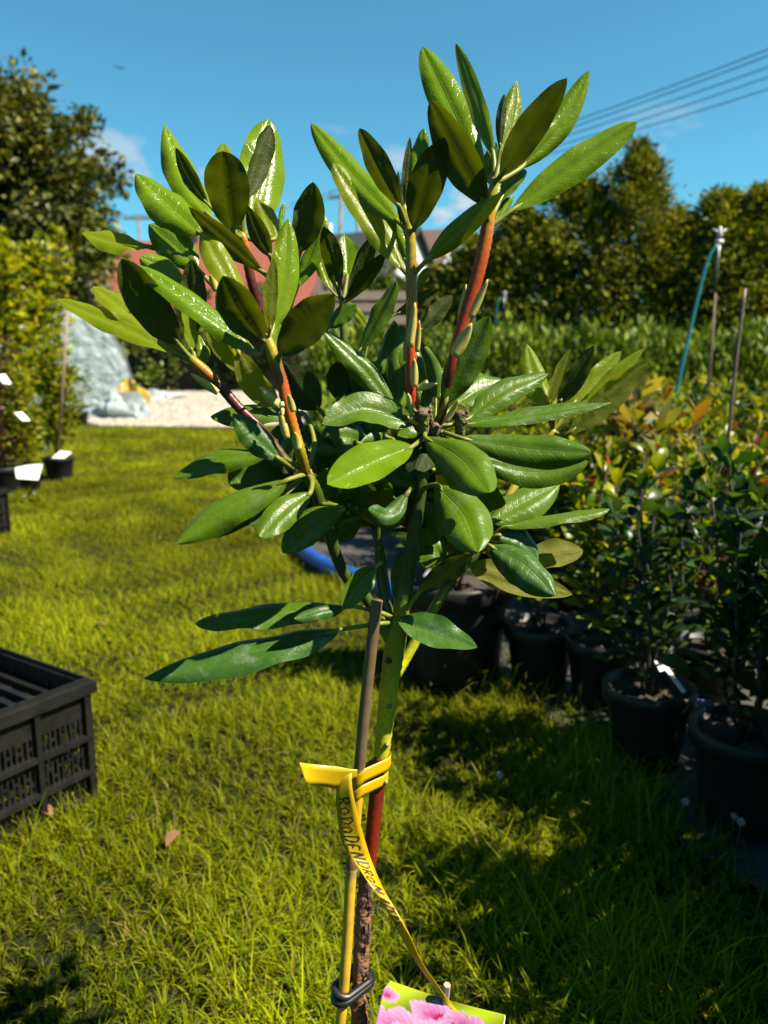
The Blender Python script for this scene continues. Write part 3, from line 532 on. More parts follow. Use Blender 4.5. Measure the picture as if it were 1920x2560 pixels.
# bud scales clinging to the shoots
BRACT = [(5, 622, 465, 655, 155, 46, -.025), (5, 672, 500, 686, 280, 30, -.02), (5, 652, 740, 650, 540, 48, -.028), (5, 650, 960, 606, 780, 46, -.026), (5, 690, 1000, 600, 945, 36, -.028), (5, 588, 560, 590, 395, 26, -.005),
         (5, 1040, 265, 1160, -5, 44, -.035), (5, 960, 310, 1010, 30, 34, -.02), (5, 925, 530, 1048, 298, 78, -.04), (5, 668, 752, 812, 716, 36, -.03), (5, 868, 985, 960, 828, 34, -.03),
         (4, 925, 775, 885, 650, 36, -.075), (4, 840, 700, 850, 800, 26, -.075), (4, 960, 1040, 930, 910, 50, -.075), (4, 880, 960, 825, 770, 44, -.072), (4, 400, 640, 212, 508, 44, -.045), (4, 520, 740, 395, 560, 40, -.03), (1, 1110, 1210, 1065, 1095, 46, -.01), (4, 820, 740, 690, 600, 60, -.07)]
for i, (reg, bx, by, tx, ty, w, d) in enumerate(BRACT):
    B, T = P3(reg, bx, by, d), P3(reg, tx, ty, d - .002); tn = (T - B).normalized(); vw = (B - CP).normalized(); sd = tn.cross(vw).normalized(); nn = tn.cross(sd)
    h = w * K * PX * .5; vs, fs = [], []
    for a in range(9):
        t = a / 8; wv = h * (math.sin(math.pi * min(t * .8 + .2, 1)) ** .7 if t < 1 else 0.02) * (1 if t < .98 else .05); c = B.lerp(T, t) + nn * (-.0015 + .003 * t * t)
        for b in range(5): v = b / 2 - 1; vs.append(c + sd * v * wv - nn * (v * v * wv * .7))
    for a in range(8):
        for b in range(4): q = a * 5 + b; fs.append((q, q + 1, q + 6, q + 5))
    o = rpart('bud_scale', mesh_py('bud_scale', vs, fs, M_BRACT, True)); md = o.modifiers.new('thickness', 'SOLIDIFY'); md.thickness = 0.0006
# knots and scars on the green trunk, spent flower heads at the old whorl
for (x, y, r, c) in [(973, 1765, 7, (.3, .2, .08)), (968, 1862, 6, (.32, .22, .1)), (972, 1650, 9, (.05, .03, .015)), (965, 1955, 5, (.3, .25, .12))]:
    mb = MB(); c0 = pt(x, y, Y0 - 0.006); mb.tube([c0 + V((0, .006, 0)), c0, c0 - V((0, .003, -.001)), c0 - V((0, .004, -.002))], [r * PX * 1.3, r * PX * 1.2, r * PX, r * PX * .4], 9, True, [c] * 4); rpart('knot', mb.mesh('knot', M_STEM, True, True))
for (x, y, r, top) in [(1058, 1030, 17, -.03), (1088, 1066, 13, -.022), (1150, 1035, 15, -.02)]:
    mb = MB(); c0 = pt(x, y + 60, Y0 + top + .01); c1 = pt(x, y, Y0 + top); ax = (c1 - c0); R_ = r * PX
    mb.tube([c0 - ax * .3, c0, c0 + ax * .7, c1, c1 + ax * .12], [R_ * .8, R_ * .8, R_ * .9, R_, R_ * .5], 11, True, [DGRN, DGRN, GRN, (.12, .07, .035), (.22, .14, .08)])
    for k in range(14):
        an = k * 2.4; q = c1 + V((math.cos(an), math.sin(an) * .8, 0)) * R_ * .95 - ax * random.uniform(-.05, .5); mb.tube([q, q + V((math.cos(an), math.sin(an), .8)) * R_ * .35, q + V((math.cos(an) * .7, math.sin(an) * .7, 1.6)) * R_ * .35], [R_ * .25, R_ * .22, R_ * .06], 5, True, [(.25, .11, .03), (.34, .2, .08), (.3, .18, .08)])
    rpart('flower_stub', mb.mesh('flower_stub', M_BARK, True, True))

# ------------------------------------------------------------------ cane, tie, ribbon, picture card
cn = []
cpx = [(838, 2760), (845, 2620), (857, 2500), (868, 2350), (876, 2210), (884, 2110), (893, 2000), (904, 1860), (921, 1690), (939, 1530), (943, 1500)]
A = spline([(*pt(x, y, Y0 - .018), ) for x, y in cpx], 8); mb = MB(); pts, rs, cs = [], [], []
for i, a in enumerate(A):
    z = a[2]; c = (0.80, 0.47, 0.035) if z < 0.55 else (0.19, 0.13, 0.065); pts.append(V(a)); rs.append(15 * PX); cs.append(c)  # upper cane painted a darker brown, standing in for the shade on it
zn = pt(880, 2163, Y0 - .018).z
out_p, out_r, out_c = [], [], []
for p_, r_, c_ in zip(pts, rs, cs):
    out_p.append(p_); out_r.append(r_); out_c.append(c_)
ins = [(zn - .006, 1.0, (.50, .36, .12)), (zn - .003, 1.12, (.55, .45, .22)), (zn - .001, 1.1, (.20, .12, .04)), (zn + .002, 1.12, (.22, .13, .04)), (zn + .006, 1.02, (.30, .19, .05))]
def at_z(z):
    for a_, b_ in zip(pts[:-1], pts[1:]):
        if (a_.z - z) * (b_.z - z) <= 0: return a_.lerp(b_, (z - a_.z) / (b_.z - a_.z))
keep = [(p_, r_, c_) for p_, r_, c_ in zip(pts, rs, cs) if abs(p_.z - zn) > .009] + [(at_z(z), 15 * PX * k, c) for z, k, c in ins]
keep.sort(key=lambda q: q[0].z); base = keep[0][0]
foot = V((base.x - .002, base.y + .004, 0.10)); keep = [(foot, 15 * PX, (.4, .25, .05))] + keep
mb.tube([q[0] for q in keep], [q[1] for q in keep], 16, True, [q[2] for q in keep])
tag(link('bamboo_cane', mb.mesh('bamboo_cane', M_CANE, True, True)), 'yellow bamboo cane with a dark joint, standing against the rhododendron stem', 'cane')

def hull_path(y, off, tilt=0.0, n=48, dz=0.0):
    """closed path hugging cane and stem at picture row y"""
    xs = np.interp(y, [1860, 2000, 2210, 2350, 2500, 2620], [904, 893, 876, 868, 857, 845]); xt = np.interp(y, [1850, 1960, 2080, 2170, 2280, 2450, 2600], [957, 946, 934, 922, 909, 900, 897])
    a_, b_ = pt(xs, y, Y0 - .018), pt(xt, y, Y0); zz = (a_.z + b_.z) / 2; P_ = []
    for i in range(n + 1):
        an = 2 * math.pi * i / n; d = V((math.cos(an), math.sin(an), 0)); qa, qb = a_ + d * (15 * PX + off), b_ + d * (22 * PX + off); q = qa if qa.dot(d) > qb.dot(d) else qb
        P_.append(V((q.x, q.y, zz + dz + tilt * math.cos(an))))
    return P_
mb = MB(); mb.tube(hull_path(2470, .0038, .002), .0040, 9, False); mb.tube(hull_path(2470, .0036, -.002, dz=.0065), .0034, 9, False)
tag(link('rubber_tie', mb.mesh('rubber_tie', M_RUBBER, True)), 'black rubber tie looped around the cane and the bark', 'tie')

M_RIB = None
m, t, Nn, L = newmat('yellow_ribbon'); o = Nn('ShaderNodeOutputMaterial'); pb = Nn('ShaderNodeBsdfPrincipled'); pb.inputs['Base Color'].default_value = (0.40, 0.265, 0.002, 1); pb.inputs['Roughness'].default_value = 0.38
tl = Nn('ShaderNodeBsdfTranslucent'); tl.inputs[0].default_value = (0.42, 0.22, 0.003, 1); mxx = Nn('ShaderNodeMixShader'); mxx.inputs[0].default_value = 0.3; L(pb.outputs[0], mxx.inputs[1]); L(tl.outputs[0], mxx.inputs[2]); L(mxx.outputs[0], o.inputs[0]); M_RIB = m
M_INK = mat_plain('black_ink', (0.02, 0.012, 0.008), 0.6)
rib = empty('name_ribbon', pt(880, 1960, Y0 - .05), label='yellow plastic ribbon with handwritten black letters, knotted around the cane', cat='ribbon')
rows = [((395, 215), (500, 215), -.036), ((393, 300), (495, 280), -.037), ((388, 400), (508, 380), -.039), ((400, 560), (550, 560), -.041), ((432, 720), (602, 740), -.043), ((520, 850), (650, 880), -.047), ((610, 985), (722, 1040), -.067), ((722, 1150), (806, 1180), -.07), ((832, 1345), (888, 1330), -.073), ((945, 1545), (982, 1535), -.076), ((1090, 1745), (1112, 1725), -.078), ((1165, 1835), (1200, 1840), -.078), ((1210, 1870), (1250, 1893), -.076)]
RA = spline([(*P3(8, *l, d), *P3(8, *r, d - .006 * math.sin(i * .9))) for i, (l, r, d) in enumerate(rows)], 10)
cum = np.concatenate([[0], np.cumsum(np.linalg.norm(np.diff((RA[:, :3] + RA[:, 3:]) / 2, axis=0), axis=1))])
def rib_at(s, t_):
    q = [np.interp(s, cum, RA[:, c]) for c in range(6)]; return V(q[:3]).lerp(V(q[3:]), t_)
def add_strip(name, A, parent, th=0.0003):
    vs, fs = [], []; nw = 4
    for a in A:
        l, r = V(a[:3]), V(a[3:6])
        for k in range(nw + 1): vs.append(l.lerp(r, k / nw))
    for i in range(len(A) - 1):
        for k in range(nw): q = i * (nw + 1) + k; fs.append((q, q + 1, q + nw + 2, q + nw + 1))
    ob = link(name, mesh_py(name, vs, fs, M_RIB, True), parent); ob.location = -parent.location
    md = ob.modifiers.new('thickness', 'SOLIDIFY'); md.thickness = th; md.offset = 0; return ob
band = add_strip('band', RA, rib)
tail = spline([(*P3(8, *a, d), *P3(8, *b, d)) for a, b, d in [((135, 155), (178, 290), -.055), ((210, 166), (230, 312), -.046), ((300, 176), (310, 322), -.041), ((395, 184), (392, 335), -.0385), ((480, 200), (470, 290), -.0375), ((535, 205), (530, 255), -.036)]], 6)
add_strip('tail', tail, rib)
def loop_strip(name, y, off, hw, tilt):
    add_strip(name, [(*(p_ - V((0, 0, hw))), *(p_ + V((0, 0, hw)))) for p_ in hull_path(y, off, tilt)], rib)
loop_strip('loop', 1925, .0028, .0062, .006); loop_strip('loop', 1962, .0018, .0052, .005)
# handwriting: strokes in a unit box (x along the ribbon, y across)
GL = {'R': [[(.1, 0), (.15, 1)], [(.0, .95), (.6, 1), (.75, .75), (.5, .52), (.12, .5)], [(.3, .5), (.8, 0)]],
      'o': [[(.4, .75), (.1, .5), (.25, .05), (.6, .0), (.8, .35), (.65, .72), (.4, .75)]],
      'D': [[(.2, 0), (.15, 1)], [(.0, 1), (.5, 1), (.85, .7), (.8, .25), (.5, 0), (.05, 0)]],
      'E': [[(.15, 0), (.15, 1), (.75, 1)], [(.15, .5), (.6, .5)], [(.15, 0), (.8, .02)]],
      'N': [[(.1, 0), (.15, 1), (.7, 0), (.8, 1)]],
      'A': [[(.0, 0), (.4, 1), (.75, 0)], [(.15, .4), (.65, .4)]], 'Z': [[(.1, .95), (.75, 1), (.1, 0), (.8, .05)]],
      'S': [[(.8, .9), (.4, 1), (.15, .75), (.7, .35), (.5, 0), (.05, .1)]]}
def write(text, s0, s1, t0, t1, width):
    mb = MB(); n = len(text); st = (s1 - s0) / n
    for i, ch in enumerate(text):
        for stroke in GL.get(ch, []):
            pp = spline([(x, y, 0) for x, y in stroke], 5) if len(stroke) > 2 else np.array([(x, y, 0) for x, y in stroke])
            Q = [(s0 + st * (i + .08 + x * .84), t0 + (t1 - t0) * (y * (.92 + .08 * math.sin(i * 2.1)) + .03 * math.sin(i * 3.3))) for x, y, _ in pp]
            P_ = [rib_at(s, t_) for s, t_ in Q]; o = len(mb.v)
            for k, p_ in enumerate(P_):
                tn = (P_[min(k + 1, len(P_) - 1)] - P_[max(k - 1, 0)]).normalized(); s, t_ = Q[k]
                nn = ((rib_at(s + .001, t_) - rib_at(s - .001, t_)).cross(rib_at(s, t_ + .05) - rib_at(s, t_ - .05))).normalized()
                if nn.dot(CP - p_) < 0: nn = -nn
                sd = tn.cross(nn).normalized() * width * (.8 + .3 * math.sin(k * 1.3 + i)); mb.v += [p_ + nn * .00045 - sd, p_ + nn * .00045 + sd]; mb.c += [(1, 1, 1)] * 2
            for k in range(len(P_) - 1): q = o + 2 * k; mb.f.append((q, q + 1, q + 3, q + 2))
    return mb
def s_of(yz):  # arc length where the centre line crosses a picture row of region 8
    best = 0; bd = 9
    for i in range(len(RA)):
        c = V((RA[i][:3] + RA[i][3:]) / 2) - CP; yy = 1280 - FPX * c.dot(UP) / c.dot(FW); yy = (yy - 1850) / K
        if abs(yy - yz) < bd or i == 0: bd = abs(yy - yz); best = cum[i]
    return best
o = link('lettering', write('RoDoDENDRoN', s_of(395), s_of(1075), .16, .76, .00085).mesh('lettering', M_INK), rib); o.location = -rib.location
o = link('lettering', write('AZERS', s_of(1110), s_of(1275),   .15, .85, .0006).mesh('lettering', M_INK), rib); o.location = -rib.location

# picture card: printed flowers as flat colour on a fine grid
TL, TR = pt(964, 2447, .635), pt(1264, 2536, .60); BL = pt(900, 2740, .555); ex, ey = TR - TL, BL - TL
def flower_col(u, v):
    v = v / .42
    col = np.array((0.42, 0.55, 0.02)) * (0.75 + 0.4 * math.sin(u * 9 + v * 5))
    for cx_, cy_, r, ph in [(.04, .30, .16, 1), (.16, .95, .48, .3), (.44, .42, .34, .4), (.46, 1.05, .55, 1.0), (.68, .45, .32, 2), (.74, .95, .5, .2), (.96, .9, .4, 1.4)]:
        du, dv = (u - cx_) * 1.55, v - cy_; q = math.hypot(du, dv); an = math.atan2(dv, du); edge = r * (0.78 + 0.22 * abs(math.cos(2.5 * an + ph)) + .04 * math.sin(11 * an))
        if q < edge:
            k = q / edge; rib_ = 0.5 + 0.5 * math.sin(an * 14 + q * 60)
            pale = np.array((.72, .40, .66)); mg = np.array((.50, .04, .30)); deep = np.array((.45, .01, .08))
            col = mg * (1 - k) + pale * k; col = col * (0.8 + .25 * rib_)
            if k < .45 and math.cos(an - ph) > .3: col = deep
            if abs(math.cos(2.5 * an + ph)) < .12: col = col * .7
    if u > .78 and v < .62 and math.hypot((u - .88) * 1.5, v - .55) < .22: a_ = math.atan2(v - .6, u - .88); col = np.array((.75, .38, .08)) if math.sin(a_ * 12) > 0 else np.array((.75, .6, .35))
    return tuple(np.clip(col, 0, .85))
gu, gv = 90, 60; vs, fs, cs = [], [], []; nrm = ex.cross(ey).normalized()
for j in range(gv + 1):
    for i in range(gu + 1):
        u, v = i / gu, j / gv; cut = max(0, .07 - (u + v * .7)) * .6
        vs.append(TL + ex * (u + cut) + ey * v + nrm * (.006 * math.sin(u * 3.0))); cs.append(flower_col(u, v))
for j in range(gv):
    for i in range(gu): a = j * (gu + 1) + i; fs.append((a, a + 1, a + gu + 2, a + gu + 1))
card = empty('picture_card', TL.lerp(TR, .5), label='glossy plant card printed with pink rhododendron flowers, stuck on a wooden peg', cat='plant card')
ob = link('printed_card', mesh_py('printed_card', vs, fs, mat_plain('printed_card', (1, 1, 1), 0.25, attr=True, al=.36, spec=.2), True, cs), card); ob.location = -card.location; md = ob.modifiers.new('thickness', 'SOLIDIFY'); md.thickness = .0006; md.offset = 1
pg = MB(); a_, b_ = pt(1118, 2462, .615), V((0.046, 0.645, 0.135)); pg.tube([b_, b_.lerp(a_, .5), a_], [.0035] * 3, 6, True); ob = link('peg', pg.mesh('peg', M_WOOD), card); ob.location = -card.location

# ------------------------------------------------------------------ leaf clouds (numpy)
def leaf_cloud(P, D, Ln, Wd, C, up=None, fold=0.25):
    """folded diamond leaves: base P, direction D, length, width, colour; 4 triangles each"""
    n = len(P); D = D / (np.linalg.norm(D, axis=1, keepdims=True) + 1e-9)
    R_ = RNG.normal(size=(n, 3)); R_[:, 2] += 0.9 if up is None else up
    Sx = np.cross(D, R_); Sx /= np.linalg.norm(Sx, axis=1, keepdims=True) + 1e-9; Nn_ = np.cross(Sx, D)
    Ln = Ln[:, None]; Wd = Wd[:, None]
    b = P; tp = P + D * Ln - Nn_ * Ln * 0.10; m1 = P + D * Ln * 0.5 + Nn_ * Ln * 0.05
    l = P + D * Ln * 0.48 + Sx * Wd * 0.5 + Nn_ * Wd * fold; r = P + D * Ln * 0.48 - Sx * Wd * 0.5 + Nn_ * Wd * fold
    Vv = np.stack([b, l, tp, r, m1], 1).reshape(-1, 3)
    Ft = np.array([(0, 4, 1), (1, 4, 2), (0, 3, 4), (3, 2, 4)])
    return Vv, (Ft[None] + 5 * np.arange(n)[:, None, None]).reshape(-1, 3), np.repeat(C, 5, 0)
def pick(cols, n, var=0.25, w=None):
    c = np.array(cols); i = RNG.choice(len(c), n, p=w); return c[i] * (1 - var + 2 * var * RNG.random((n, 1)))
def unit(n):
    v = RNG.normal(size=(n, 3)); return v / np.linalg.norm(v, axis=1, keepdims=True)

# ------------------------------------------------------------------ potted shrubs
POTMESH = {}
def pot_mesh(r0, r1, h):
    k = (r0, r1, h)
    if k not in POTMESH:
        mb = MB(); mb.lathe(pot_profile(r0, r1, h), 28); a = mb.mesh('pot', M_POT, True)
        mb = MB(); n = 20
        for r in range(4):
            for q in range(n): an = 2 * math.pi * q / n; R_ = (r1 - .009) * r / 3; mb.v.append(V((R_ * math.cos(an), R_ * math.sin(an), h * .88 + .008 * math.sin(q * 2.7 + r * 3.1) * (r < 3)))); mb.c.append((1, 1, 1))
        for r in range(3):
            for q in range(n): x = r * n + q; y = r * n + (q + 1) % n; mb.f.append((x, y, y + n, x + n))
        POTMESH[k] = (a, mb.mesh('soil', M_SOIL, True))
    return POTMESH[k]
def shrub_parts(h, spread, nstem, nleaf, ll, lw, cols, z0, w=None, upd=0.5, bare=0.25, droop=0.0, tips=None):
    """stems rising from the soil and leaves set along them"""
    mb = MB(); P_, D_ = [], []; T_ = []
    for s in range(nstem):
        an = 2 * math.pi * (s + random.random() * .7) / nstem; ln = h * random.uniform(.72, 1.05); sp = spread * random.uniform(.3, 1.0)
        pts = [V((math.cos(an) * .012, math.sin(an) * .012, z0))]
        for k in range(1, 6):
            t = k / 5; pts.append(V((math.cos(an) * sp * t ** .8 + random.gauss(0, .012), math.sin(an) * sp * t ** .8 + random.gauss(0, .012), z0 + ln * (t - droop * t * t))))
        mb.tube(pts, [.005, .0045, .004, .0035, .0025, .0012], 5, True)
        A = np.array([list(p) for p in pts]); m = nleaf // nstem
        t = bare + (1 - bare) * RNG.random(m) ** .85
        i = np.minimum((t * 5).astype(int), 4); f = (t * 5 - i)[:, None]; q = A[i] * (1 - f) + A[i + 1] * f
        d = RNG.normal(size=(m, 3)); d[:, 2] = np.abs(d[:, 2]) * upd + 0.15 + 0.9 * (t > .93); d /= np.linalg.norm(d, axis=1, keepdims=True)
        side = (RNG.random((m, 1)) ** 1.5) * (0.10 if h > .3 else .05) * (1.15 - t[:, None]) * (h / .5)
        P_.append(q + d * side); D_.append(d); T_.append(t)
    P_ = np.vstack(P_); D_ = np.vstack(D_); T_ = np.concatenate(T_); n = len(P_)
    C = pick(cols, n, .3, w)
    if tips is not None:
        k = (T_ > .94) & (RNG.random(n) < .30); C[k] = np.array(tips) * (.7 + .6 * RNG.random((k.sum(), 1)))
    Ln = ll * (.6 + .7 * RNG.random(n)); return mb.mesh('stems', M_TWIG, True), P_, D_, Ln, Ln * lw, C
LIMEC = [(.15, .205, .006), (.22, .25, .008), (.09, .155, .006), (.05, .10, .008), (.31, .31, .015)]
DARKC = [(.022, .055, .012), (.03, .075, .014), (.05, .09, .012), (.018, .04, .016)]
PHOTC = [(.08, .13, .008), (.14, .18, .008), (.21, .23, .010), (.04, .08, .010), (.14, .045, .02)]
VAR = {}
def variant(key, **kw):
    if key not in VAR:
        st, P_, D_, Ln, Wd, C = shrub_parts(**kw); VAR[key] = (st, mesh_np('foliage', *leaf_cloud(P_, D_, Ln, Wd, C)[:2], M_FOL, leaf_cloud_cols(C)))
    return VAR[key]
def leaf_cloud_cols(C): return np.repeat(C, 5, 0)
POTZ = {'s': (.074, .096, .185), 'm': (.078, .104, .19), 'b': (.135, .160, .30)}
SPEC = {}
for i in range(3): SPEC['lime%d' % i] = dict(h=.50 + .05 * i, spread=.13, nstem=9, nleaf=1150, ll=.046, lw=.42, cols=LIMEC, z0=.16, upd=.6, bare=.10, tips=(.30, .28, .03))
for i in range(3): SPEC['phot%d' % i] = dict(h=.46 + .05 * i, spread=.12, nstem=7, nleaf=850, ll=.055, lw=.42, cols=PHOTC, z0=.16, bare=.12, w=[.3, .3, .25, .12, .03], tips=(.17, .03, .03))
for i in range(2): SPEC['dark%d' % i] = dict(h=.56 + .05 * i, spread=.13, nstem=8, nleaf=900, ll=.045, lw=.5, cols=DARKC, z0=.16, bare=.1, tips=(.12, .15, .015))
def shrub(kind, loc, pot='s', rz=None, sc=1.0, label='', group=None, cat='potted shrub', name='potted_shrub'):
    e = empty(name, loc, random.uniform(0, 6.28) if rz is None else rz, label, cat, group); e.scale = (sc, sc, sc)
    a, b = pot_mesh(*POTZ[pot]); link('pot', a, e); link('soil', b, e)
    st, fo = variant(kind, **SPEC[kind]); link('stems', st, e); f = link('foliage', fo, e); f['kind'] = 'stuff'
    return e
# nearest shrubs: leaves one by one, on shared leaf shapes
def small_leaf(name, col, ln, wd):
    vs, fs, cs = [], [], []; n = 6
    for i in range(n + 1):
        t = i / n; w = wd * .5 * math.sin(math.pi * t ** .8) ** .8 if 0 < t < 1 else .0008; z = .12 * ln * math.sin(t * 2.6) - .10 * ln * t * t
        for v in (-1, 0, 1): vs.append((v * w, t * ln, z + abs(v) * w * .35)); cs.append(tuple(c * (1 + .25 * (v == 0)) for c in col))
    for i in range(n):
        for j in range(2): a = i * 3 + j; fs.append((a, a + 1, a + 4, a + 3))
    return mesh_py(name, vs, fs, M_FOL, True, cs)
def near_shrub(loc, pot, h, spread, nstem, nleaf, ll, lw, cols, label, tips=None, extra=0, w=None, bare=.10, cat='potted shrub', group=None):
    r0, r1, ph = POTZ[pot]; e = empty('potted_shrub', loc, 0, label, cat, group)
    a, b = pot_mesh(r0, r1, ph); link('pot', a, e); link('soil', b, e)
    st, P_, D_, Ln, Wd, C = shrub_parts(h, spread, nstem, nleaf + extra, ll, lw, cols, ph * .86, w=w, bare=bare, tips=tips); link('stems', st, e)
    pal = [small_leaf('leaf', c, ll, ll * lw) for c in cols] + ([small_leaf('leaf', tips, ll, ll * lw)] if tips else [])
    pc = np.array(list(cols) + ([tips] if tips else []))
    order = RNG.permutation(len(P_))
    for k in order[:nleaf]:
        ci = int(np.argmin(np.abs(pc - C[k]).sum(1))); o = bpy.data.objects.new('leaf', pal[ci]); COL.objects.link(o); o.parent = e
        d = V(D_[k]); q = d.to_track_quat('Y', 'Z') @ Quaternion((0, 1, 0), random.gauss(0, .5)); o.rotation_mode = 'QUATERNION'; o.rotation_quaternion = q
        o.location = V(P_[k]); s = Ln[k] / ll; o.scale = (s, s, s)
    if extra:
        k = order[nleaf:]; Vv, Ff, Cc = leaf_cloud(P_[k], D_[k], Ln[k], Wd[k], C[k]); f = link('foliage', mesh_np('foliage', Vv, Ff, M_FOL, Cc), e); f['kind'] = 'stuff'
    return e
BZ = 0.022
def bed(x, y): return V((x, y, BZ))
near_shrub(bed(.20, 2.12), 'b', .42, .15, 8, 290, .06, .4, LIMEC, 'large black pot with a leafy shrub, right behind the rhododendron stem', tips=(.22, .2, .03))
near_shrub(bed(.44, 2.04), 's', .30, .10, 4, 60, .05, .42, LIMEC, 'low yellow-green seedling in a black pot beside the large pot', bare=.2)
near_shrub(bed(.585, 1.93), 's', .54, .12, 6, 290, .055, .42, LIMEC, 'shrub with a pink-tipped shoot in a black pot with mossy soil', tips=(.32, .04, .05), extra=80)
near_shrub(bed(.60, 1.62), 's', .54, .12, 7, 290, .05, .5, DARKC, 'dark leafy shrub in a black pot with a torn white label on its rim', tips=(.12, .16, .015))
near_shrub(bed(.72, 1.40), 'm', .58, .14, 8, 295, .05, .5, DARKC, 'bushy dark evergreen in a wide black pot at the edge of the fabric', tips=(.13, .17, .015), extra=260)
near_shrub(bed(.83, 1.16), 'm', .60, .14, 8, 295, .05, .5, DARKC, 'dark evergreen in a black pot with green moss over its soil', tips=(.16, .2, .015), extra=120)
near_shrub(bed(.86, 1.90), 's', .56, .14, 8, 290, .048, .45, PHOTC, 'red-tipped shrub standing among dark evergreens in a black pot', tips=(.22, .06, .02), extra=100)
near_shrub(bed(.98, 1.62), 'm', .62, .15, 8, 290, .05, .5, DARKC, 'tall dark evergreen in a black pot behind the pot with the torn label', tips=(.1, .13, .015), extra=150)
k = 0; rows_ = []
for r in range(17):
    y = 2.30 + .25 * r
    x = max(edge_x(y) + .62, .02 + .10 * r * .0) + (.14 if r % 2 else 0)
    if r < 2: x = max(x, .72)
    while x < .60 * y + .4:
        rows_.append((x + random.uniform(-.025, .025), y + random.uniform(-.025, .025))); x += .25
for (x, y) in rows_:
    q = random.random(); kd = ('lime%d' % random.randrange(3)) if q < .72 else ('phot%d' % random.randrange(3)) if q < .95 else 'dark%d' % random.randrange(2)
    if x > .52 * y and y < 3.4: kd = 'dark%d' % random.randrange(2) if random.random() < .6 else kd
    lb = {'lime': 'yellow-green small-leaved shrub in a black pot, packed in the nursery rows', 'phot': 'green shrub with reddish young leaves in a black pot, packed in the nursery rows', 'dark': 'dark green evergreen shrub in a black pot, packed in the nursery rows'}[kd[:4]]
    lb = lb.replace('packed in the nursery rows', 'behind the front pots' if y < 3.0 else 'beside the yew row' if y > 5.3 else 'amid the rows')
    shrub(kd, bed(x, y), 's', sc=random.uniform(.88, 1.08), label=lb, group={'lime': 'yellow-green shrubs in the rows', 'phot': 'red-tipped shrubs in the rows', 'dark': 'dark evergreens in the rows'}[kd[:4]] + (' behind the front pots' if y < 3.0 else ' by the yew' if y > 5.3 else ''))
for (x, y) in [(.80, .93), (.78, .68), (1.08, 1.32), (1.02, .92), (1.25, 1.06), (1.05, .64), (.95, .40), (1.33, .78), (1.3, .45), (1.5, 1.3), (1.55, 1.0), (1.58, .7), (1.18, .2), (1.5, .25), (1.78, 1.2), (1.8, .85)]:  # rows carried on out of view, with extra enlarged shrubs to deepen lawn shade
    shrub('dark%d' % random.randrange(2), bed(x, y), 's', sc=random.uniform(1.05, 1.25), label='dark green evergreen shrub in a black pot, out of view, added to shade the lawn', group='dark evergreens beside the lawn')
# torn white label and blue label
def card_thing(name, c, w, h, tilt, rz, mat, label, cat, group=None, stake=True):
    e = empty(name, c, rz, label, cat, group); mb = MB(); M_ = Matrix.Rotation(tilt, 4, 'X')
    j = lambda: random.uniform(-.18, .18); pr = [(-w / 2 + j() * w, .02 + j() * h * .5), (w / 2 + j() * w, .02 + j() * h * .5), (w / 2 + j() * w * .6, .02 + h + j() * h), (j() * w, .02 + h * 1.05), (-w / 2 + j() * w * .6, .02 + h + j() * h)]
    fr = [M_ @ V((x, -.0012 - .10 * w * (x / w) ** 2, z)) for x, z in pr]; bk = [M_ @ V((x, .0012 - .10 * w * (x / w) ** 2, z)) for x, z in pr]
    mb.add(fr + bk, [(0, 1, 2, 3, 4), (9, 8, 7, 6, 5)] + [(k, k + 5, (k + 1) % 5 + 5, (k + 1) % 5) for k in range(5)]); ob = link('label_face', mb.mesh('label_face', mat), e)
    if stake: mb = MB(); mb.box(-.006, .006, -.0008, .0008, -.035, .022, M_); link('stake', mb.mesh('stake', mat), e)
    return e
card_thing('plant_label', V((.63, 1.56, .245)), .045, .03, -.9, .6, M_WHITE, 'torn white plant label lying over the rim of the dark shrub pot', 'plant label')
M_BLUE = mat_plain('blue_plastic', (.02, .10, .42), .4, noise=.3, nscale=12)
card_thing('plant_label', V((.78, 1.74, .06)), .05, .035, -.9, -.3, M_BLUE, 'blue plastic label stuck upright in the fabric between dark shrubs', 'plant label')
# toothed bronze young leaves of a taller shrub in the rows
SPEC['bronze'] = dict(h=.66, spread=.20, nstem=5, nleaf=90, ll=.12, lw=.3, cols=[(.20, .10, .03), (.16, .17, .03), (.26, .22, .07)], z0=.18, bare=.6)
shrub('bronze', bed(.95, 2.75), 's', rz=.4, label='lanky shrub with long bronze leaves rising over the rows', cat='potted shrub')
# thin cane standing in the rows
mb = MB(); A = spline([tuple(pt(1862, 722, 2.45)), tuple(pt(1835, 950, 2.45)), tuple(pt(1812, 1200, 2.46)), tuple(pt(1790, 1420, 2.47)), tuple(V((pt(1785, 1480, 2.47).x, 2.47, .02)))], 6)
mb.tube([V(a) for a in A], [.0055 + .0004 * math.sin(i * 1.7) for i in range(len(A))], 7, True); tag(link('garden_cane', mb.mesh('garden_cane', mat_plain('grey_cane', (.20, .13, .08), .6, noise=.4, nscale=40), True)), 'thin weathered brown cane leaning among the potted shrubs', 'cane')

# ------------------------------------------------------------------ blue corrugated hose
path = spline([(.28, 2.72, .055), (.05, 2.85, .055), (-.10, 3.05, .055), (-.30, 3.35, .055), (-.43, 3.72, .055), (-.44, 4.15, .055), (-.30, 4.7, .055), (-.1, 5.3, .055)], 30)
mb = MB(); mb.tube([V(p_) for p_ in path], [.036 + .0022 * (1 if i % 2 else -1) for i in range(len(path))], 14, True)
tag(link('corrugated_hose', mb.mesh('corrugated_hose', mat_plain('blue_hose', (.015, .10, .46), .45, noise=.35, nscale=9), True)), 'thick blue corrugated hose curving over the black fabric', 'hose')

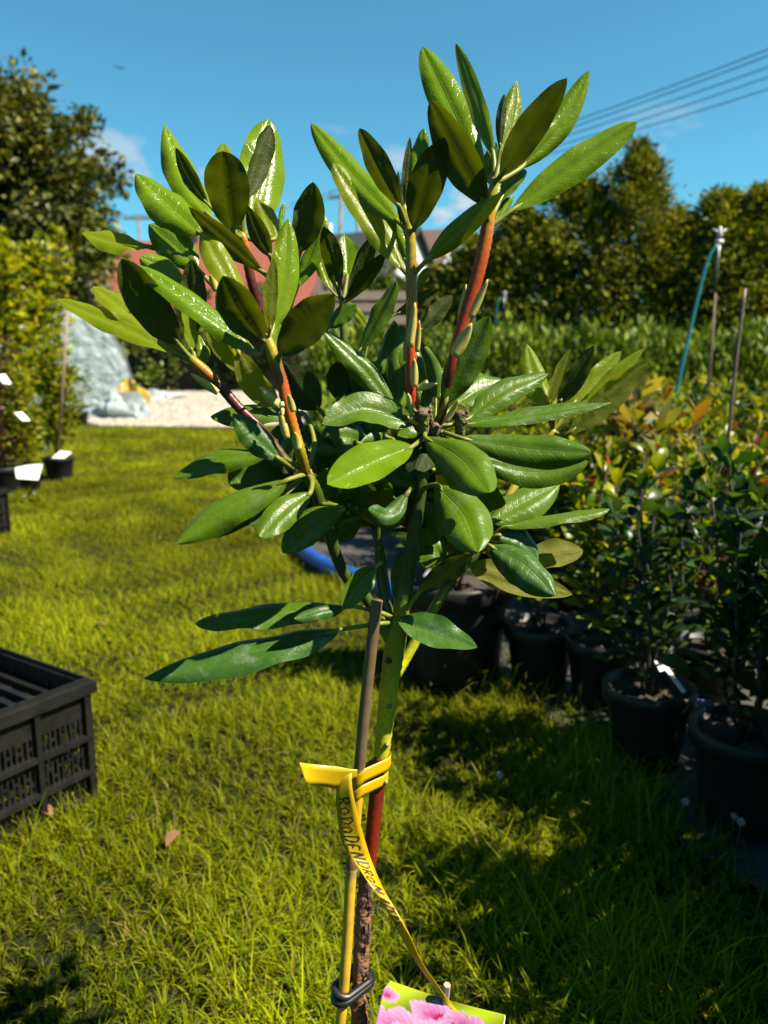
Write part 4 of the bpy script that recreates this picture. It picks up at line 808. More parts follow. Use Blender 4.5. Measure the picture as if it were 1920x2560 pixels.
# ------------------------------------------------------------------ black crates
def crate(name, C_, ux, uy, Lx, Ly, H_, label, group=None):
    """corner C_, long side along ux, short side along uy (unit vectors on the ground)"""
    e = empty(name, C_, 0, label, 'crate', group)
    M_ = Matrix(((ux.x, uy.x, 0, 0), (ux.y, uy.y, 0, 0), (0, 0, 1, 0), (0, 0, 0, 1)))
    T_ = .016
    def wall(Ln, org, rot, nb, nm):
        W = M_ @ Matrix.Translation(org) @ Matrix.Rotation(rot, 4, 'Z'); mb = MB()     # local x along the wall, y outwards is negative
        zb = [.012, H_ * .27, H_ * .56]
        mb.box(0, Ln, 0, .004, 0, H_ * .985, W) if False else None
        for z in zb: mb.box(.002, Ln - .002, -.013, .006, z - .006, z + .004, W)
        for k in range(nb + 1):
            x = min(max(k * Ln / nb, .006), Ln - .006); mb.box(x - .0055, x + .0055, -.0115, .0055, .004, H_ - .02, W)
        fr = link('ribs', mb.mesh('ribs', M_CRATE), e)
        for k in range(nb):
            x0, x1 = k * Ln / nb + .007, (k + 1) * Ln / nb - .007
            q = MB(); q.box(x0, x1, .0, .003, H_ * .72, H_ - .024, W)
            # perforated lower fields: staggered slots left open between thin bars
            for (za, zb_) in ((H_ * .57, H_ * .72), (H_ * .285, H_ * .55), (.018, H_ * .26)):
                n = 9; st = (x1 - x0) / n
                for i in range(n + 1): q.box(x0 + st * i - .0022, x0 + st * i + .0022, .0, .003, za, zb_, W)
                m_ = max(2, int((zb_ - za) / .014))
                for j in range(1, m_): 
                    z = za + (zb_ - za) * j / m_
                    for i in range(n):
                        if (i + j) % 2: q.box(x0 + st * i + .0022, x0 + st * (i + 1) - .0022, .0004, .0026, z - .003, z + .003, W)
            link('panel', q.mesh('panel', M_CRATE), e)
        return W
    wall(Lx, V((0, 0, 0)), 0, 5, 'a'); wall(Ly, V((Lx, 0, 0)), math.pi / 2, 3, 'b'); wall(Lx, V((Lx, Ly, 0)), math.pi, 5, 'a'); wall(Ly, V((0, Ly, 0)), -math.pi / 2, 3, 'b')
    r = MB(); o_ = .016
    for (a, b, c, d) in ((-o_, Lx + o_, -o_, .006), (-o_, Lx + o_, Ly - .006, Ly + o_), (-o_, .006, .006, Ly - .006), (Lx - .006, Lx + o_, .006, Ly - .006)): r.box(a, b, c, d, H_ - .022, H_, M_)
    for (a, b, c, d) in ((-.004, Lx + .004, -.004, 0), (-.004, Lx + .004, Ly, Ly + .004), (-.004, 0, 0, Ly), (Lx, Lx + .004, 0, Ly)): r.box(a, b, c, d, H_, H_ + .01, M_)
    link('rim', r.mesh('rim', M_CRATE), e)
    f = MB(); nbx, nby = 14, 10
    for k in range(nbx + 1): x = Lx * k / nbx; f.box(x - .004, x + .004, .006, Ly - .006, .005, .012, M_)
    for k in range(nby + 1): y = Ly * k / nby; f.box(.006, Lx - .006, y - .004, y + .004, .0055, .0115, M_)
    link('floor_grid', f.mesh('floor_grid', M_CRATE), e)
    return e, M_
c0 = gnd(236, 2010); c1 = gnd(-4, 2140); uu = (c1 - c0); uu.z = 0; uu.normalize(); ww = V((uu.y, -uu.x, 0))
if ww.x > 0: ww = -ww
# long wall must have the outside on the viewer's side: local y points inwards
e, MC = crate('plastic_crate', V((c0.x, c0.y, .012)), uu, ww, .58, .38, .262, 'black ribbed plastic nursery crate standing open on the sunlit grass')
for k, z in enumerate((.10, .17)):   # dividers inside
    pass
mb = MB()
for k in range(15): mb.box(.012 + .038 * k, .026 + .038 * k, .012, .368, .205, .222, MC)
for k in range(4): mb.box(.012, .568, .05 + .085 * k, .058 + .085 * k, .19, .2045, MC)
tag(link('crate_insert', mb.mesh('crate_insert', M_CRATE), None, e.location), 'black slatted insert lying inside the open plastic crate', 'insert')
mb = MB(); a = V((.09, .20, .232)); mb.tube([MC @ a, MC @ (a + V((.03, .05, .004))), MC @ (a + V((.05, .12, .002)))], [.008, .012, .003], 7, True)
tag(link('dry_leaf', mb.mesh('dry_leaf', mat_plain('dry_leaf', (.42, .22, .08), .7), True), None, e.location), 'curled orange-brown dry leaf lying on the crate insert', 'dry leaf')
c2 = gnd(26, 1345); crate('plastic_crate', V((c2.x, c2.y, .012)), V((-.30, -.954, 0)).normalized(), V((-.954, .30, 0)).normalized(), .58, .38, .26, 'black plastic crate set on the grass beside the pots with white labels')

# ------------------------------------------------------------------ left-hand potted shrubs
BRIGHT = [(.20, .24, .006), (.28, .28, .008), (.13, .19, .008), (.08, .13, .008), (.34, .32, .015)]
REDD = [(.07, .02, .012), (.10, .035, .02), (.04, .05, .012), (.14, .15, .02)]
SPEC['tallA'] = dict(h=2.15, spread=.40, nstem=10, nleaf=3000, ll=.095, lw=.72, cols=BRIGHT, z0=.2, bare=.22, upd=.3)
SPEC['tallB'] = dict(h=1.25, spread=.24, nstem=9, nleaf=1700, ll=.065, lw=.6, cols=BRIGHT, z0=.2, bare=.15, upd=.3)
SPEC['tallR'] = dict(h=1.15, spread=.22, nstem=8, nleaf=1300, ll=.055, lw=.6, cols=REDD, z0=.2, bare=.1, upd=.3)
SPEC['thin'] = dict(h=.95, spread=.30, nstem=7, nleaf=260, ll=.06, lw=.6, cols=[(.06, .12, .012), (.10, .17, .012), (.10, .08, .03)], z0=.2, bare=.3, upd=.3)
POTZ['q'] = (.12, .15, .24)
def lg(x, y, h=0): p = gnd(x, y); return V((p.x, p.y, 0.0))
for kd, x, y, sc, lb in [('tallA', 10, 1160, 1.0, 'tall bright green broad-leaved shrub behind the pots with white labels'), ('tallA', 95, 1130, 1.02, 'tall bright green shrub reaching up in front of the dark tree'), ('tallB', 150, 1200, .82, 'leafy shrub with a thin bamboo stake in the square-shouldered black pot'),
                         ('tallR', 15, 1235, .86, 'shrub with dark red leaves in a black pot behind the crate'), ('tallB', 75, 1230, .62, 'low shrub in a black pot carrying a big white label'), ('thin', 200, 1064, 1.0, 'twiggy sparse shrub in a black pot in front of the plastic tunnel'),
                         ('thin', 150, 1068, .95, 'thin twiggy shrub in a black pot at the end of the lawn'), ('tallA', -40, 1110, 1.1, 'tallest bright green shrub beside the dark tree')]:
    shrub(kd, lg(x, y), 'q', sc=sc, label=lb)
for i, (x, y, d, w, h, tl, rz, lb) in enumerate([(65, 1205, 5.0, .16, .10, -.6, .2, 'big white plant label leaning over a black pot on the grass'), (22, 965, 4.9, .055, .09, -.9, .9, 'white label hanging among dark red leaves'), (70, 1055, 5.3, .06, .09, -1.0, 1.1, 'white plastic label hanging low among green leaves of the left shrubs'),
                                           (140, 1150, 5.0, .10, .08, -1.1, -.3, 'white label lying on the soil of the staked shrub')]):
    card_thing('plant_label', pt(x, y, d), w, h, tl, rz, M_WHITE, lb, 'plant label', stake=False)
mb = MB(); mb.tube([pt(168, 775, 5.1), pt(158, 950, 5.1), pt(146, 1110, 5.1), lg(142, 1205) + V((0, 0, .2))], [.008, .009, .009, .009], 7, True); tag(link('garden_cane', mb.mesh('garden_cane', M_CANE2 if 'M_CANE2' in globals() else mat_plain('tan_cane', (.34, .22, .12), .6, noise=.3, nscale=30), True)), 'thin tan bamboo stake in the staked shrub pot', 'cane')

# ------------------------------------------------------------------ plastic tunnel, sheets and bag beyond the lawn
m, t, Nn, L = newmat('tunnel_film'); o = Nn('ShaderNodeOutputMaterial'); pb = Nn('ShaderNodeBsdfPrincipled'); pb.inputs['Base Color'].default_value = (.32, .39, .41, 1); pb.inputs['Roughness'].default_value = .22
tp = Nn('ShaderNodeBsdfTransparent'); tp.inputs[0].default_value = (.8, .9, .92, 1); tn_ = Nn('ShaderNodeTexNoise'); tn_.inputs['Scale'].default_value = 3; tn_.inputs['Detail'].default_value = 6; tcn = Nn('ShaderNodeTexCoord'); L(tcn.outputs['Object'], tn_.inputs[0])
bp = Nn('ShaderNodeBump'); bp.inputs['Strength'].default_value = .8; bp.inputs['Distance'].default_value = .2; L(tn_.outputs[0], bp.inputs['Height']); L(bp.outputs[0], pb.inputs['Normal'])
mxx = Nn('ShaderNodeMixShader'); mxx.inputs[0].default_value = .45; L(pb.outputs[0], mxx.inputs[1]); L(tp.outputs[0], mxx.inputs[2]); L(mxx.outputs[0], o.inputs[0]); M_FILM = m
def tunnel():
    q = gnd(338, 1010); e = empty('plastic_tunnel', V((q.x, q.y, 0)), label='pale translucent plastic tunnel greenhouse beyond the lawn', cat='greenhouse')
    Wd, H_, Ln = 4.2, 2.75, 9.0; prof = []
    for i in range(25):
        an = math.pi * i / 24; prof.append((-Wd / 2 + Wd / 2 * math.cos(an), H_ * math.sin(an) ** .8))
    R_ = Matrix.Rotation(rad(24), 4, 'Z'); vs, fs = [], []
    for j in range(13):
        for i, (x, z) in enumerate(prof): vs.append(R_ @ V((x + .05 * math.sin(i * 1.3 + j * 2.1), Ln * j / 12 + .04 * math.sin(i * 2.2), max(z, 0) * (1 - .02 * (j % 2)))))
    n = len(prof)
    for j in range(12):
        for i in range(n - 1): a = j * n + i; fs.append((a, a + 1, a + n + 1, a + n))
    link('film', mesh_py('film', vs, fs, M_FILM, True), e)
    for j in range(0, 13, 3):
        mb = MB(); mb.tube([R_ @ V((x * .985 - .03, Ln * j / 12, max(z, 0) * .985)) for x, z in prof], .025, 6, True); link('hoop', mb.mesh('hoop', mat_plain('tunnel_steel', (.35, .36, .37), .4, metal=.8)), e)
    vs = [R_ @ V((x, -.01, max(z, 0))) for x, z in prof]; link('end_sheet', mesh_py('end_sheet', vs, [tuple(range(n))], M_FILM), e)
tunnel()
def crumple(name, c, sx, sy, sz, mat, seed, label, cat, n=26, rough=.35):
    rr = np.random.default_rng(seed); vs, fs = [], []; ph = rr.random(12) * 6
    for j in range(n // 2 + 1):
        for i in range(n):
            a = 2 * math.pi * i / n; b = math.pi / 2 * j / (n // 2); k = 1 + rough * (.5 * math.sin(3 * a + ph[0] + 2 * b) + .35 * math.sin(5 * a - 3 * b + ph[1]) + .25 * math.sin(9 * a + 4 * b + ph[2]) + .2 * math.sin(7 * b + ph[3] + 2 * a))
            vs.append(V((math.cos(a) * math.cos(b) * sx * k, math.sin(a) * math.cos(b) * sy * k, max(0.0, math.sin(b) * sz * k))))
    for j in range(n // 2):
        for i in range(n): a = j * n + i; b = j * n + (i + 1) % n; fs.append((a, b, b + n, a + n))
    ob = link(name, mesh_py(name, vs, fs, mat, False), None, c); return tag(ob, label, cat)
crumple('yellow_bag', V((*gnd(325, 1014)[:2], .02)), .42, .32, .56, mat_plain('yellow_tarp', (.55, .36, .01), .5, noise=.3, nscale=4), 3, 'crumpled bright yellow bag dumped beside the gravel path', 'bag')
crumple('plastic_heap', V((*gnd(300, 1050)[:2], .03)), .55, .3, .38, mat_plain('clear_sheet', (.50, .58, .60), .25, noise=.3, nscale=6), 5, 'heap of pale plastic sheeting at the corner of the gravel', 'plastic sheet', rough=.5)
crumple('plastic_heap', V((*gnd(375, 1000)[:2], .03)), .9, .4, .22, mat_plain('white_sheet', (.60, .64, .66), .3, noise=.2, nscale=6), 9, 'flat pale plastic sheet lying under the yellow bag', 'plastic sheet', rough=.5)

# ------------------------------------------------------------------ trees, hedges, bushes
def blob_points(n, c, r, clump, cr, shell=.55):
    """leaf positions: clumps on and inside an ellipsoid, leaving gaps between clumps"""
    d = unit(clump); rr = (shell + (1 - shell) * RNG.random((clump, 1))); cc = np.array(c) + d * rr * np.array(r)
    i = RNG.integers(0, clump, n); s = cr * (.5 + RNG.random((clump, 1)))
    q = np.clip(RNG.normal(size=(n, 3)), -1.7, 1.7) * .40; return cc[i] + q * s[i], (cc[i] - np.array(c)), i
def tree(name, base, blobs, n, ll, lw, cols, trunk_h, trunk_r, label, mat, group=None, cat='tree', clump=70, cr=.9, droop=0.0, up=None):
    e = empty(name, base, 0, label, cat, group); VV, FF, CC = [], [], []; off = 0
    tot = sum(b[1][0] * b[1][1] * b[1][2] for b in blobs)
    for c, r in blobs:
        m = int(n * (r[0] * r[1] * r[2]) / tot); P_, o_, ci = blob_points(m, c, r, max(8, int(clump * (r[0] * r[1] * r[2]) / tot)), cr)
        P_[:, 2] = np.maximum(P_[:, 2], .05)
        D_ = o_ / (np.linalg.norm(o_, axis=1, keepdims=True) + 1e-6) + RNG.normal(size=(m, 3)) * .7; D_[:, 2] -= droop
        Cc = pick(cols, m, .25); Cc = Cc * (.7 + .6 * RNG.random(int(ci.max()) + 1))[ci][:, None]
        Ln = ll * (.6 + .8 * RNG.random(m)); v_, f_, c_ = leaf_cloud(P_, D_, Ln, Ln * lw, Cc, up=up); VV.append(v_); FF.append(f_ + off); CC.append(c_); off += len(v_)
    link('crown', mesh_np('crown', np.vstack(VV), np.vstack(FF), mat, np.vstack(CC)), e)['kind'] = 'stuff'
    mb = MB(); mb.tube([V((0, 0, -.05)), V((.05, 0, trunk_h * .5)), V((0, .05, trunk_h))], [trunk_r, trunk_r * .8, trunk_r * .35], 9, True)
    for k in range(6):
        an = k * 2.2; z = trunk_h * (.4 + .09 * k); L_ = trunk_h * .3; mb.tube([V((0, 0, z)), V((math.cos(an) * L_ * .5, math.sin(an) * L_ * .5, z + L_ * .35)), V((math.cos(an) * L_, math.sin(an) * L_, z + L_ * .8))], [trunk_r * .4, trunk_r * .28, trunk_r * .1], 6, True)
    link('trunk', mb.mesh('trunk', M_TWIG, True), e); return e
b0 = V((-12.6, 25.0, 0))
tree('broadleaf_tree', b0, [((-1.0, 0, 6.9), (3.1, 3, 4.4)), ((1.9, 0, 5.9), (2.4, 2.4, 3.6)), ((-3.6, 1, 6.6), (3, 3, 4.8)), ((0, -.5, 3.0), (3.4, 2.4, 2.8)), ((3.0, 0, 3.6), (1.7, 1.6, 2.6)), ((1.2, 0, 7.4), (2.0, 2.0, 2.2)), ((2.7, 0, 5.9), (1.6, 1.8, 2.0))], 80000, .23, .6, [(.065, .085, .006), (.10, .11, .006), (.04, .058, .006), (.15, .14, .008)], 7, .35, 'large dark green broadleaf tree towering behind the plastic tunnel', M_TREE, clump=330, cr=.85, droop=.3)
CONC = [(.15, .195, .005), (.24, .255, .005), (.08, .12, .005), (.34, .32, .006), (.045, .075, .005)]
def conifer(px, py, d, wid, label, n=23000, grp='tall conifers along the hedge line', tips=1):
    top = pt(px, py, d); h = top.z; base = V((top.x, d, 0)); e = empty('conifer', base, 0, label, 'conifer', grp)
    nb = 190; t = RNG.random(nb) ** .8; zc = h * (.02 + .95 * t); R_ = wid * (1 - t) ** .55 * (.75 + .4 * RNG.random(nb)); an = RNG.random(nb) * 6.283
    i = RNG.integers(0, nb, n); f = RNG.random(n) ** .45
    rad_ = R_[i] * f; sp = .10 + .16 * (1 - t[i])
    P_ = np.stack([np.cos(an[i]) * rad_, np.sin(an[i]) * rad_, zc[i] + .22 * rad_ * (f - .3)], -1) + RNG.normal(size=(n, 3)) * sp[:, None] * np.array([1, 1, .8])
    P_[:, 2] = np.clip(P_[:, 2], .03, h)
    D_ = np.stack([np.cos(an[i]), np.sin(an[i]), np.full(n, .55)], -1) + RNG.normal(size=(n, 3)) * .45
    C = pick(CONC, n, .2) * (.7 + .6 * RNG.random(nb))[i][:, None]
    Ln = .125 * (.5 + .9 * RNG.random(n)); v_, f_, c_ = leaf_cloud(P_, D_, Ln, Ln * .36, C, up=0.2, fold=.1)
    link('crown', mesh_np('crown', v_, f_, M_CON, c_), e)['kind'] = 'stuff'
    mb = MB(); mb.tube([V((0, 0, -.02)), V((0, 0, h * .5)), V((0, 0, h * .96))], [.14, .09, .015], 8, True)
    link('trunk', mb.mesh('trunk', M_TWIG, True), e); return e
for px, py, d, w, lb in [(1585, 352, 15.5, 1.75, 'tallest yellow-green conifer with a loose pointed top in the hedge line'), (1440, 440, 15.8, 1.7, 'broad yellow-green conifer leaning against the tallest one'), (1310, 520, 16.2, 1.6, 'medium yellow-green conifer beside the white house'), (1200, 590, 16.8, 1.4, 'short yellow-green conifer at the house end of the hedge line'),
                         (1110, 665, 17.2, 1.1, 'lowest rounded conifer in front of the white house'), (1690, 535, 15.2, 1.5, 'lower conifer between the tallest one and the sprinkler'), (1800, 478, 14.8, 1.6, 'conifer rising behind the sprinkler post'), (1925, 462, 14.5, 1.6, 'conifer with a ragged top behind the weathered cane'),
                         (2060, 440, 14.4, 1.7, 'conifer at the far end of the hedge line past the cane')]:
    conifer(px, py, d, w, lb)
YEWC = [(.11, .18, .006), (.16, .23, .006), (.06, .12, .006), (.22, .28, .006)]
def hedge(name, x0, x1, y0, y1, h, n, ll, cols, label, cat='hedge', bumps=.12, upd=1.2):
    e = empty(name, V(((x0 + x1) / 2, (y0 + y1) / 2, 0)), 0, label, cat)
    X = (RNG.random(n) - .5) * (x1 - x0); Yy = (RNG.random(n) - .5) * (y1 - y0); top = h * (1 - bumps + bumps * np.sin(X * 5.3 + 1.3 * np.sin(Yy * 6)) * np.sin(Yy * 7 + X * 1.7)) + RNG.exponential(.035, n) * h
    Z = top * (1 - RNG.random(n) ** 1.7 * .97)
    P_ = np.stack([X, Yy, np.maximum(Z, .03)], -1); D_ = RNG.normal(size=(n, 3)) * .6; D_[:, 2] = np.abs(D_[:, 2]) + upd
    C = pick(cols, n, .25); Ln = ll * (.5 + .9 * RNG.random(n)); v_, f_, c_ = leaf_cloud(P_, D_, Ln, Ln * .30, C, up=0, fold=.1)
    link('foliage', mesh_np('foliage', v_, f_, M_CON, c_), e)['kind'] = 'stuff'
    nst = int((x1 - x0) / .45)
    for k in range(min(nst, 26)):
        mb = MB(); x = -(x1 - x0) / 2 + (k + .5) * (x1 - x0) / nst; mb.tube([V((x, 0, 0)), V((x + .03, 0, h * .5)), V((x, 0, h * .8))], [.018, .012, .004], 5, True); link('stem', mb.mesh('stem', M_TWIG), e)
hedge('yew_hedge', -.9, 7.5, 9.0, 10.2, 1.36, 34000, .13, YEWC, 'feathery dark green yew hedge in front of the tall conifers')
hedge('yew_hedge', -.6, 5.6, 6.7, 7.6, .66, 26000, .09, [(.18, .27, .006), (.24, .31, .006), (.12, .20, .006)], 'low brighter green yew row in front of the taller yew hedge')
for x, y, d, r, h, lb in [(480, 800, 36.5, 3.0, 4.3, 'tall dark green bush in front of the red roofed building'), (640, 800, 36.5, 3.0, 4.3, 'broad dark green bush under the red roof'), (780, 800, 36.5, 3.0, 4.3, 'dark bush between the red roof and the board stack'), (370, 800, 36.5, 3.0, 4.3, 'dark bush beside the plastic tunnel'), (400, 900, 42, 2.4, 2.2, 'rounded green bush beyond the gravel path'), (520, 905, 42, 2.4, 2.0, 'low green bush behind the gravel near the red roof'), (760, 890, 40, 2.4, 3.4, 'dark green bush under the red roof'), (930, 690, 26, 1.6, 3.6, 'yellow-green bush in front of the wooden board stack'), (1010, 720, 24, 1.5, 3.0, 'round green bush left of the lowest conifer'), (300, 880, 40, 2.0, 2.6, 'green bush between tunnel and gravel')]:
    q = pt(x, y, d); tree('garden_bush', V((q.x, d, 0)), [((0, 0, h * .55), (r, r * .8, h * .55))], 5000, .22, .5, [(.08, .13, .006), (.16, .19, .006), (.04, .08, .006)], h * .6, .06, lb, M_TREE, cat='bush', clump=36, cr=.6)
hedge('far_hedge', -60, 60, 62, 65, 3.2, 24000, .9, [(.035, .06, .012), (.05, .08, .012)], 'long dark hedge closing the far side of the garden', bumps=.3, upd=.5)
# dark stack of pots on the path
for k, (x, y) in enumerate([(430, 962), (455, 960), (478, 963)]):
    q = gnd(x, y); e = empty('pot_stack', V((q.x, q.y, .02)), 0, 'dark stack of nursery pots standing at the far end of the gravel', 'pots', 'pot stacks by the gravel'); mb = MB()
    mb.lathe([(.001, 0), (.42, 0), (.5, .9), (.52, 1.0), (.45, 1.02), (.001, 1.02)], 16); link('pot', mb.mesh('pot', M_POT, True), e)
# ------------------------------------------------------------------ sprinklers
M_STEEL = mat_plain('galvanised_rod', (.36, .36, .36), .35, metal=.7, noise=.3, nscale=60); M_RUST = mat_plain('rusty_rod', (.16, .09, .06), .7, noise=.4, nscale=80); M_TEAL = mat_plain('teal_hose', (.01, .26, .28), .4)
def sprinkler(px, py, d, label, hose):
    tp_ = pt(px, py, d); e = empty('sprinkler', V((tp_.x, d, 0)), 0, label, 'sprinkler'); h = tp_.z; r = .006
    mb = MB(); mb.tube([V((0, 0, 0)), V((.004, 0, h * .55)), V((0, 0, h * .80))], r, 8, True); link('rod', mb.mesh('rod', M_RUST, True), e)
    mb = MB(); mb.tube([V((0, 0, h * .80)), V((0, 0, h - .05))], r * 1.15, 8, True); link('riser', mb.mesh('riser', M_STEEL, True), e)
    mb = MB(); mb.tube([V((0, 0, h - .06)), V((0, 0, h - .035)), V((0, 0, h - .02)), V((0, 0, h))], [.012, .014, .009, .007], 9, True)
    for s in (-1, 1): mb.tube([V((0, 0, h - .03)), V((.02 * s, 0, h - .022)), V((.036 * s, .01, h - .012))], [.006, .007, .004], 7, True)
    mb.tube([V((-.02, 0, h - .075)), V((.02, 0, h - .075))], .012, 8, True); link('nozzle', mb.mesh('nozzle', mat_plain('pale_plastic', (.6, .6, .58), .4), True), e)
    mb = MB(); A = spline([(-.012, 0, h - .09)] + [(x, 0, z) for x, z in hose(h)], 8); mb.tube([V(a) for a in A], .0095, 8, True); link('hose', mb.mesh('hose', M_TEAL, True), e)
sprinkler(1801, 566, 4.1, 'sprinkler on a rod with a slanting teal hose above the potted shrubs', lambda h: [(-.05, h - .16), (-.09, h - .35), (-.17, h - .85), (-.24, .35), (-.27, .03)])
sprinkler(1262, 728, 11.0, 'small sprinkler with a short teal elbow in front of the dark conifers', lambda h: [(-.05, h - .12), (-.10, h - .2), (-.13, .9), (-.14, .03)])
# ------------------------------------------------------------------ houses, boards, poles and wires
M_WALL = mat_plain('white_render', (.78, .77, .74), .8, noise=.08, nscale=3); M_DROOF = mat_plain('dark_roof', (.035, .037, .045), .7, noise=.3, nscale=20); M_RROOF = mat_plain('red_tiles', (.34, .07, .04), .75, noise=.25, nscale=14, bump=.4); M_GLASS = mat_plain('window_glass', (.03, .04, .05), .08)
def house(name, peak, a, Lr, Wg, hr, mwall, mroof, label, eave=.4):
    base = V((peak.x, peak.y, 0)); e = empty(name, base, a, label, 'house'); H_ = peak.z; hw = H_ - hr      # local: gable at y=0 facing -y, ridge along +y
    mb = MB(); w = Wg / 2
    mb.add([(-w, 0, 0), (w, 0, 0), (w, 0, hw), (0, 0, H_ - .12), (-w, 0, hw), (-w, Lr, 0), (w, Lr, 0), (w, Lr, hw), (0, Lr, H_ - .12), (-w, Lr, hw)], [(0, 1, 2, 3, 4), (9, 8, 7, 6, 5), (1, 6, 7, 2), (5, 0, 4, 9)]); link('wall', mb.mesh('wall', mwall), e)
    mb = MB(); k = eave / w; ez = hw - hr * k; ex_ = w + eave
    for s in (-1, 1):
        vs = [V((0, -eave, H_)), V((s * ex_, -eave, ez)), V((s * ex_, Lr + eave, ez)), V((0, Lr + eave, H_))]; mb.add(vs + [v + V((0, 0, -.18)) for v in vs], [(0, 1, 2, 3), (7, 6, 5, 4), (0, 4, 5, 1), (1, 5, 6, 2), (2, 6, 7, 3)])
    rf = link('roof', mb.mesh('roof', mroof), e)
    mb = MB(); mb.box(-.35, .35, Lr * .6, Lr * .6 + .6, H_ - .6, H_ + .9); ch = link('chimney', mb.mesh('chimney', mwall), rf)
    for x, z in ((-w * .45, hw * .55), (w * .3, hw * .55), (0, hw + hr * .25)):
        mb = MB(); mb.box(x - .5, x + .5, -.06, .02, z - .6, z + .6); wn = link('window', mb.mesh('window', mwall), e); mb = MB(); mb.box(x - .42, x + .42, -.075, -.062, z - .52, z + .52); link('pane', mb.mesh('pane', M_GLASS), wn)
    return e
house('white_house', pt(1036, 566, 45), rad(62), 11, 7.5, 3.2, M_WALL, M_DROOF, 'white rendered house with a dark gabled roof behind the conifers')
house('brown_roofed_house', pt(1120, 572, 62), rad(75), 16, 9, 3.5, M_WALL, mat_plain('brown_roof', (.14, .07, .06), .8, noise=.3, nscale=12), 'farther house with a brown roof behind the white house')
house('red_roofed_barn', pt(810, 588, 40), rad(80), 11, 9.6, 3.6, mat_plain('brown_boards', (.12, .09, .07), .8, noise=.3, nscale=5), M_RROOF, 'low building with a plain red tiled roof behind the shrubs')
bs = empty('board_stack', pt(915, 800, 14) - V((0, 0, pt(915, 800, 14).z)), 0, 'stack of pale weathered boards behind the rhododendron', 'boards')
zt = pt(915, 722, 14).z
for k in range(11):
    mb = MB(); z = .05 + k * (zt - .05) / 11; mb.box(-.85 + random.uniform(-.08, .08), .85 + random.uniform(-.08, .08), -.25 + random.uniform(-.04, .04), .25, z, z + (zt - .05) / 11 * .72); link('board', mb.mesh('board', M_WOOD), bs)
M_POLE = mat_plain('grey_pole', (.22, .20, .18), .8, noise=.3, nscale=8)
def pole(px, py, d, legs, label):
    tp_ = pt(px, py, d); e = empty('utility_pole', V((tp_.x, d, 0)), 0, label, 'pole'); h = tp_.z; r = .16
    for s in ((-1, 1) if legs == 2 else (0,)):
        mb = MB(); mb.tube([V((s * 1.15, 0, 0)), V((s * .45, 0, h))], [r, r * .7], 8, True); link('post', mb.mesh('post', M_POLE, True), e)
    mb = MB(); mb.box(-1.3, 1.3, -.08, .08, h - .45, h - .28); mb.box(-.85, .85, -.06, .06, h * .72, h * .72 + .16) if legs == 2 else None; link('crossarm', mb.mesh('crossarm', M_POLE), e)
    mb = MB()
    for x in (-1.2, -.4, .4, 1.2): mb.tube([V((x, 0, h - .28)), V((x, 0, h - .02))], .05, 6, True)
    link('insulator', mb.mesh('insulator', mat_plain('insulator', (.3, .28, .26), .3)), e)
    return V((tp_.x, d, h))
PA = pole(872, 478, 52, 2, 'double-legged wooden power pole standing behind the roofs'); PB = pole(345, 535, 70, 1, 'distant single utility pole beside the dark tree')
M_WIRE = mat_plain('wire', (.10, .11, .13), .6)
def wire(a, b, sag, r, label, grp):
    P_ = [a.lerp(b, i / 24) - V((0, 0, sag * 4 * (i / 24) * (1 - i / 24))) for i in range(25)]; mb = MB(); mb.tube(P_, r, 5, True); tag(link('power_line', mb.mesh('power_line', M_WIRE)), label, 'wire', grp)
for k, yy in enumerate((108, 124, 158, 186, 222)):
    wire(PA + V((-1.2 + .6 * k, 0, -.05 - .12 * (k % 2))), pt(2150, yy - 75, 27), .5, .022, 'dark power line rising to the right above the conifers', 'power lines over the conifers')
for k, yy in enumerate((398, 415, 448)):
    wire(pt(-200, yy - 10, 21), PB + V((-1 + k, 0, 0)), .5, .012, 'thin pale wire crossing in front of the dark tree', 'wires by the dark tree')
for k in range(3):
    wire(PB + V((-1 + k, 0, -.03)), PA + V((-1 + k * .8, 0, -.05)), .8, .015, 'thin wire strung between the two poles', 'wires between the poles')
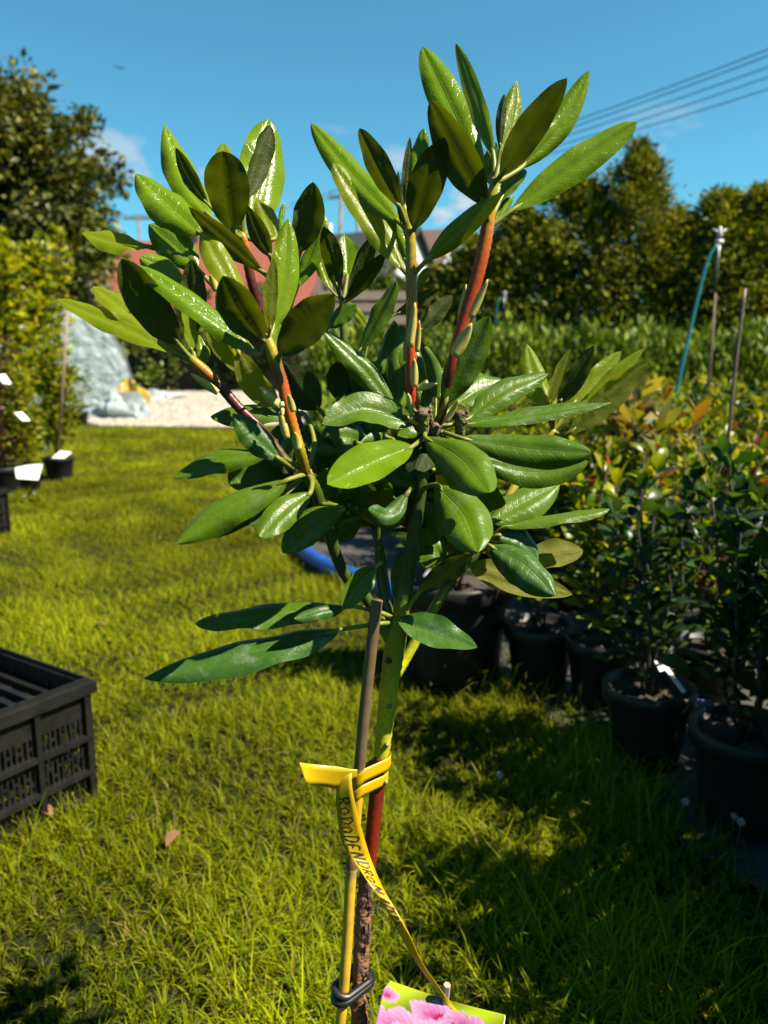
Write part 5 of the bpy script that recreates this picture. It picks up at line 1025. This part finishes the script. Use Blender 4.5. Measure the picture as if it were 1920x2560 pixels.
# bird high in the sky
bp_ = pt(300, 171, 30); e = empty('bird', bp_, .6, 'tiny dark bird gliding high in the blue sky', 'bird'); mb = MB(); mb.tube([V((0, -.10, 0)), V((0, 0, .01)), V((0, .11, 0))], [.012, .03, .006], 7, True); link('body', mb.mesh('body', M_RUBBER, True), e)
for s in (-1, 1): link('wing', mesh_py('wing', [(0, -.04, .01), (s * .12, -.02, .06), (s * .24, .05, .03), (s * .11, .05, .05), (0, .04, .01)], [(0, 1, 3, 4), (1, 2, 3)], M_RUBBER), e)

# ------------------------------------------------------------------ small things lying in the grass
M_DRY = mat_plain('fallen_leaf', (.26, .12, .04), .8, noise=.3, nscale=60); M_CLOV = mat_plain('clover_white', (.6, .58, .5), .7)
for i, (x, y, lb) in enumerate([(250, 1592, 'dry brown leaf lying on the lawn below the long drooping rhododendron leaf'), (432, 2148, 'reddish brown fallen leaf in the grass between crate and cane'), (120, 2078, 'pale brown curled leaf in the grass at the foot of the crate'), (1090, 1745, 'small dry leaf at the edge where lawn meets fabric')]):
    q = gnd(x, y); vs, fs = [], []
    for a in range(7):
        t_ = a / 6; w_ = .011 * math.sin(math.pi * t_) + .0006
        for v in (-1, 0, 1): vs.append((t_ * .045 - .02, v * w_, .004 + .010 * abs(v) * math.sin(math.pi * t_) + .006 * t_))
    for a in range(6):
        for b in range(2): k = a * 3 + b; fs.append((k, k + 1, k + 4, k + 3))
    ob = link('fallen_leaf', mesh_py('fallen_leaf', vs, fs, M_DRY, True), None, V((q.x, q.y, .034)), i * 1.3); tag(ob, lb, 'fallen leaf'); md = ob.modifiers.new('thickness', 'SOLIDIFY'); md.thickness = .0006
for i, (x, y) in enumerate([(1822, 2110), (1838, 2128), (1240, 2005), (470, 1210), (62, 1262), (85, 1255), (1700, 2075)]):
    q = gnd(x, y); e = empty('clover_flower', V((q.x, q.y, 0)), 0, 'tiny white clover flower standing in the lawn', 'clover', 'clover flowers in the lawn')
    mb = MB(); mb.tube([V((0, 0, 0)), V((.004, 0, .03)), V((.006, 0, .058))], .0009, 5, True, [(.1, .16, .02)] * 3); link('stalk', mb.mesh('stalk', M_PET, True), e)
    mb = MB()
    for k in range(22):
        z = 1 - 2 * (k + .5) / 22; r = math.sqrt(1 - z * z); an = k * 2.4; d = V((r * math.cos(an), r * math.sin(an), z)); c = V((.006, 0, .062)); mb.tube([c, c + d * .006, c + d * .0085], [.0012, .0016, .0004], 4, True)
    link('flower_head', mb.mesh('flower_head', M_CLOV), e)
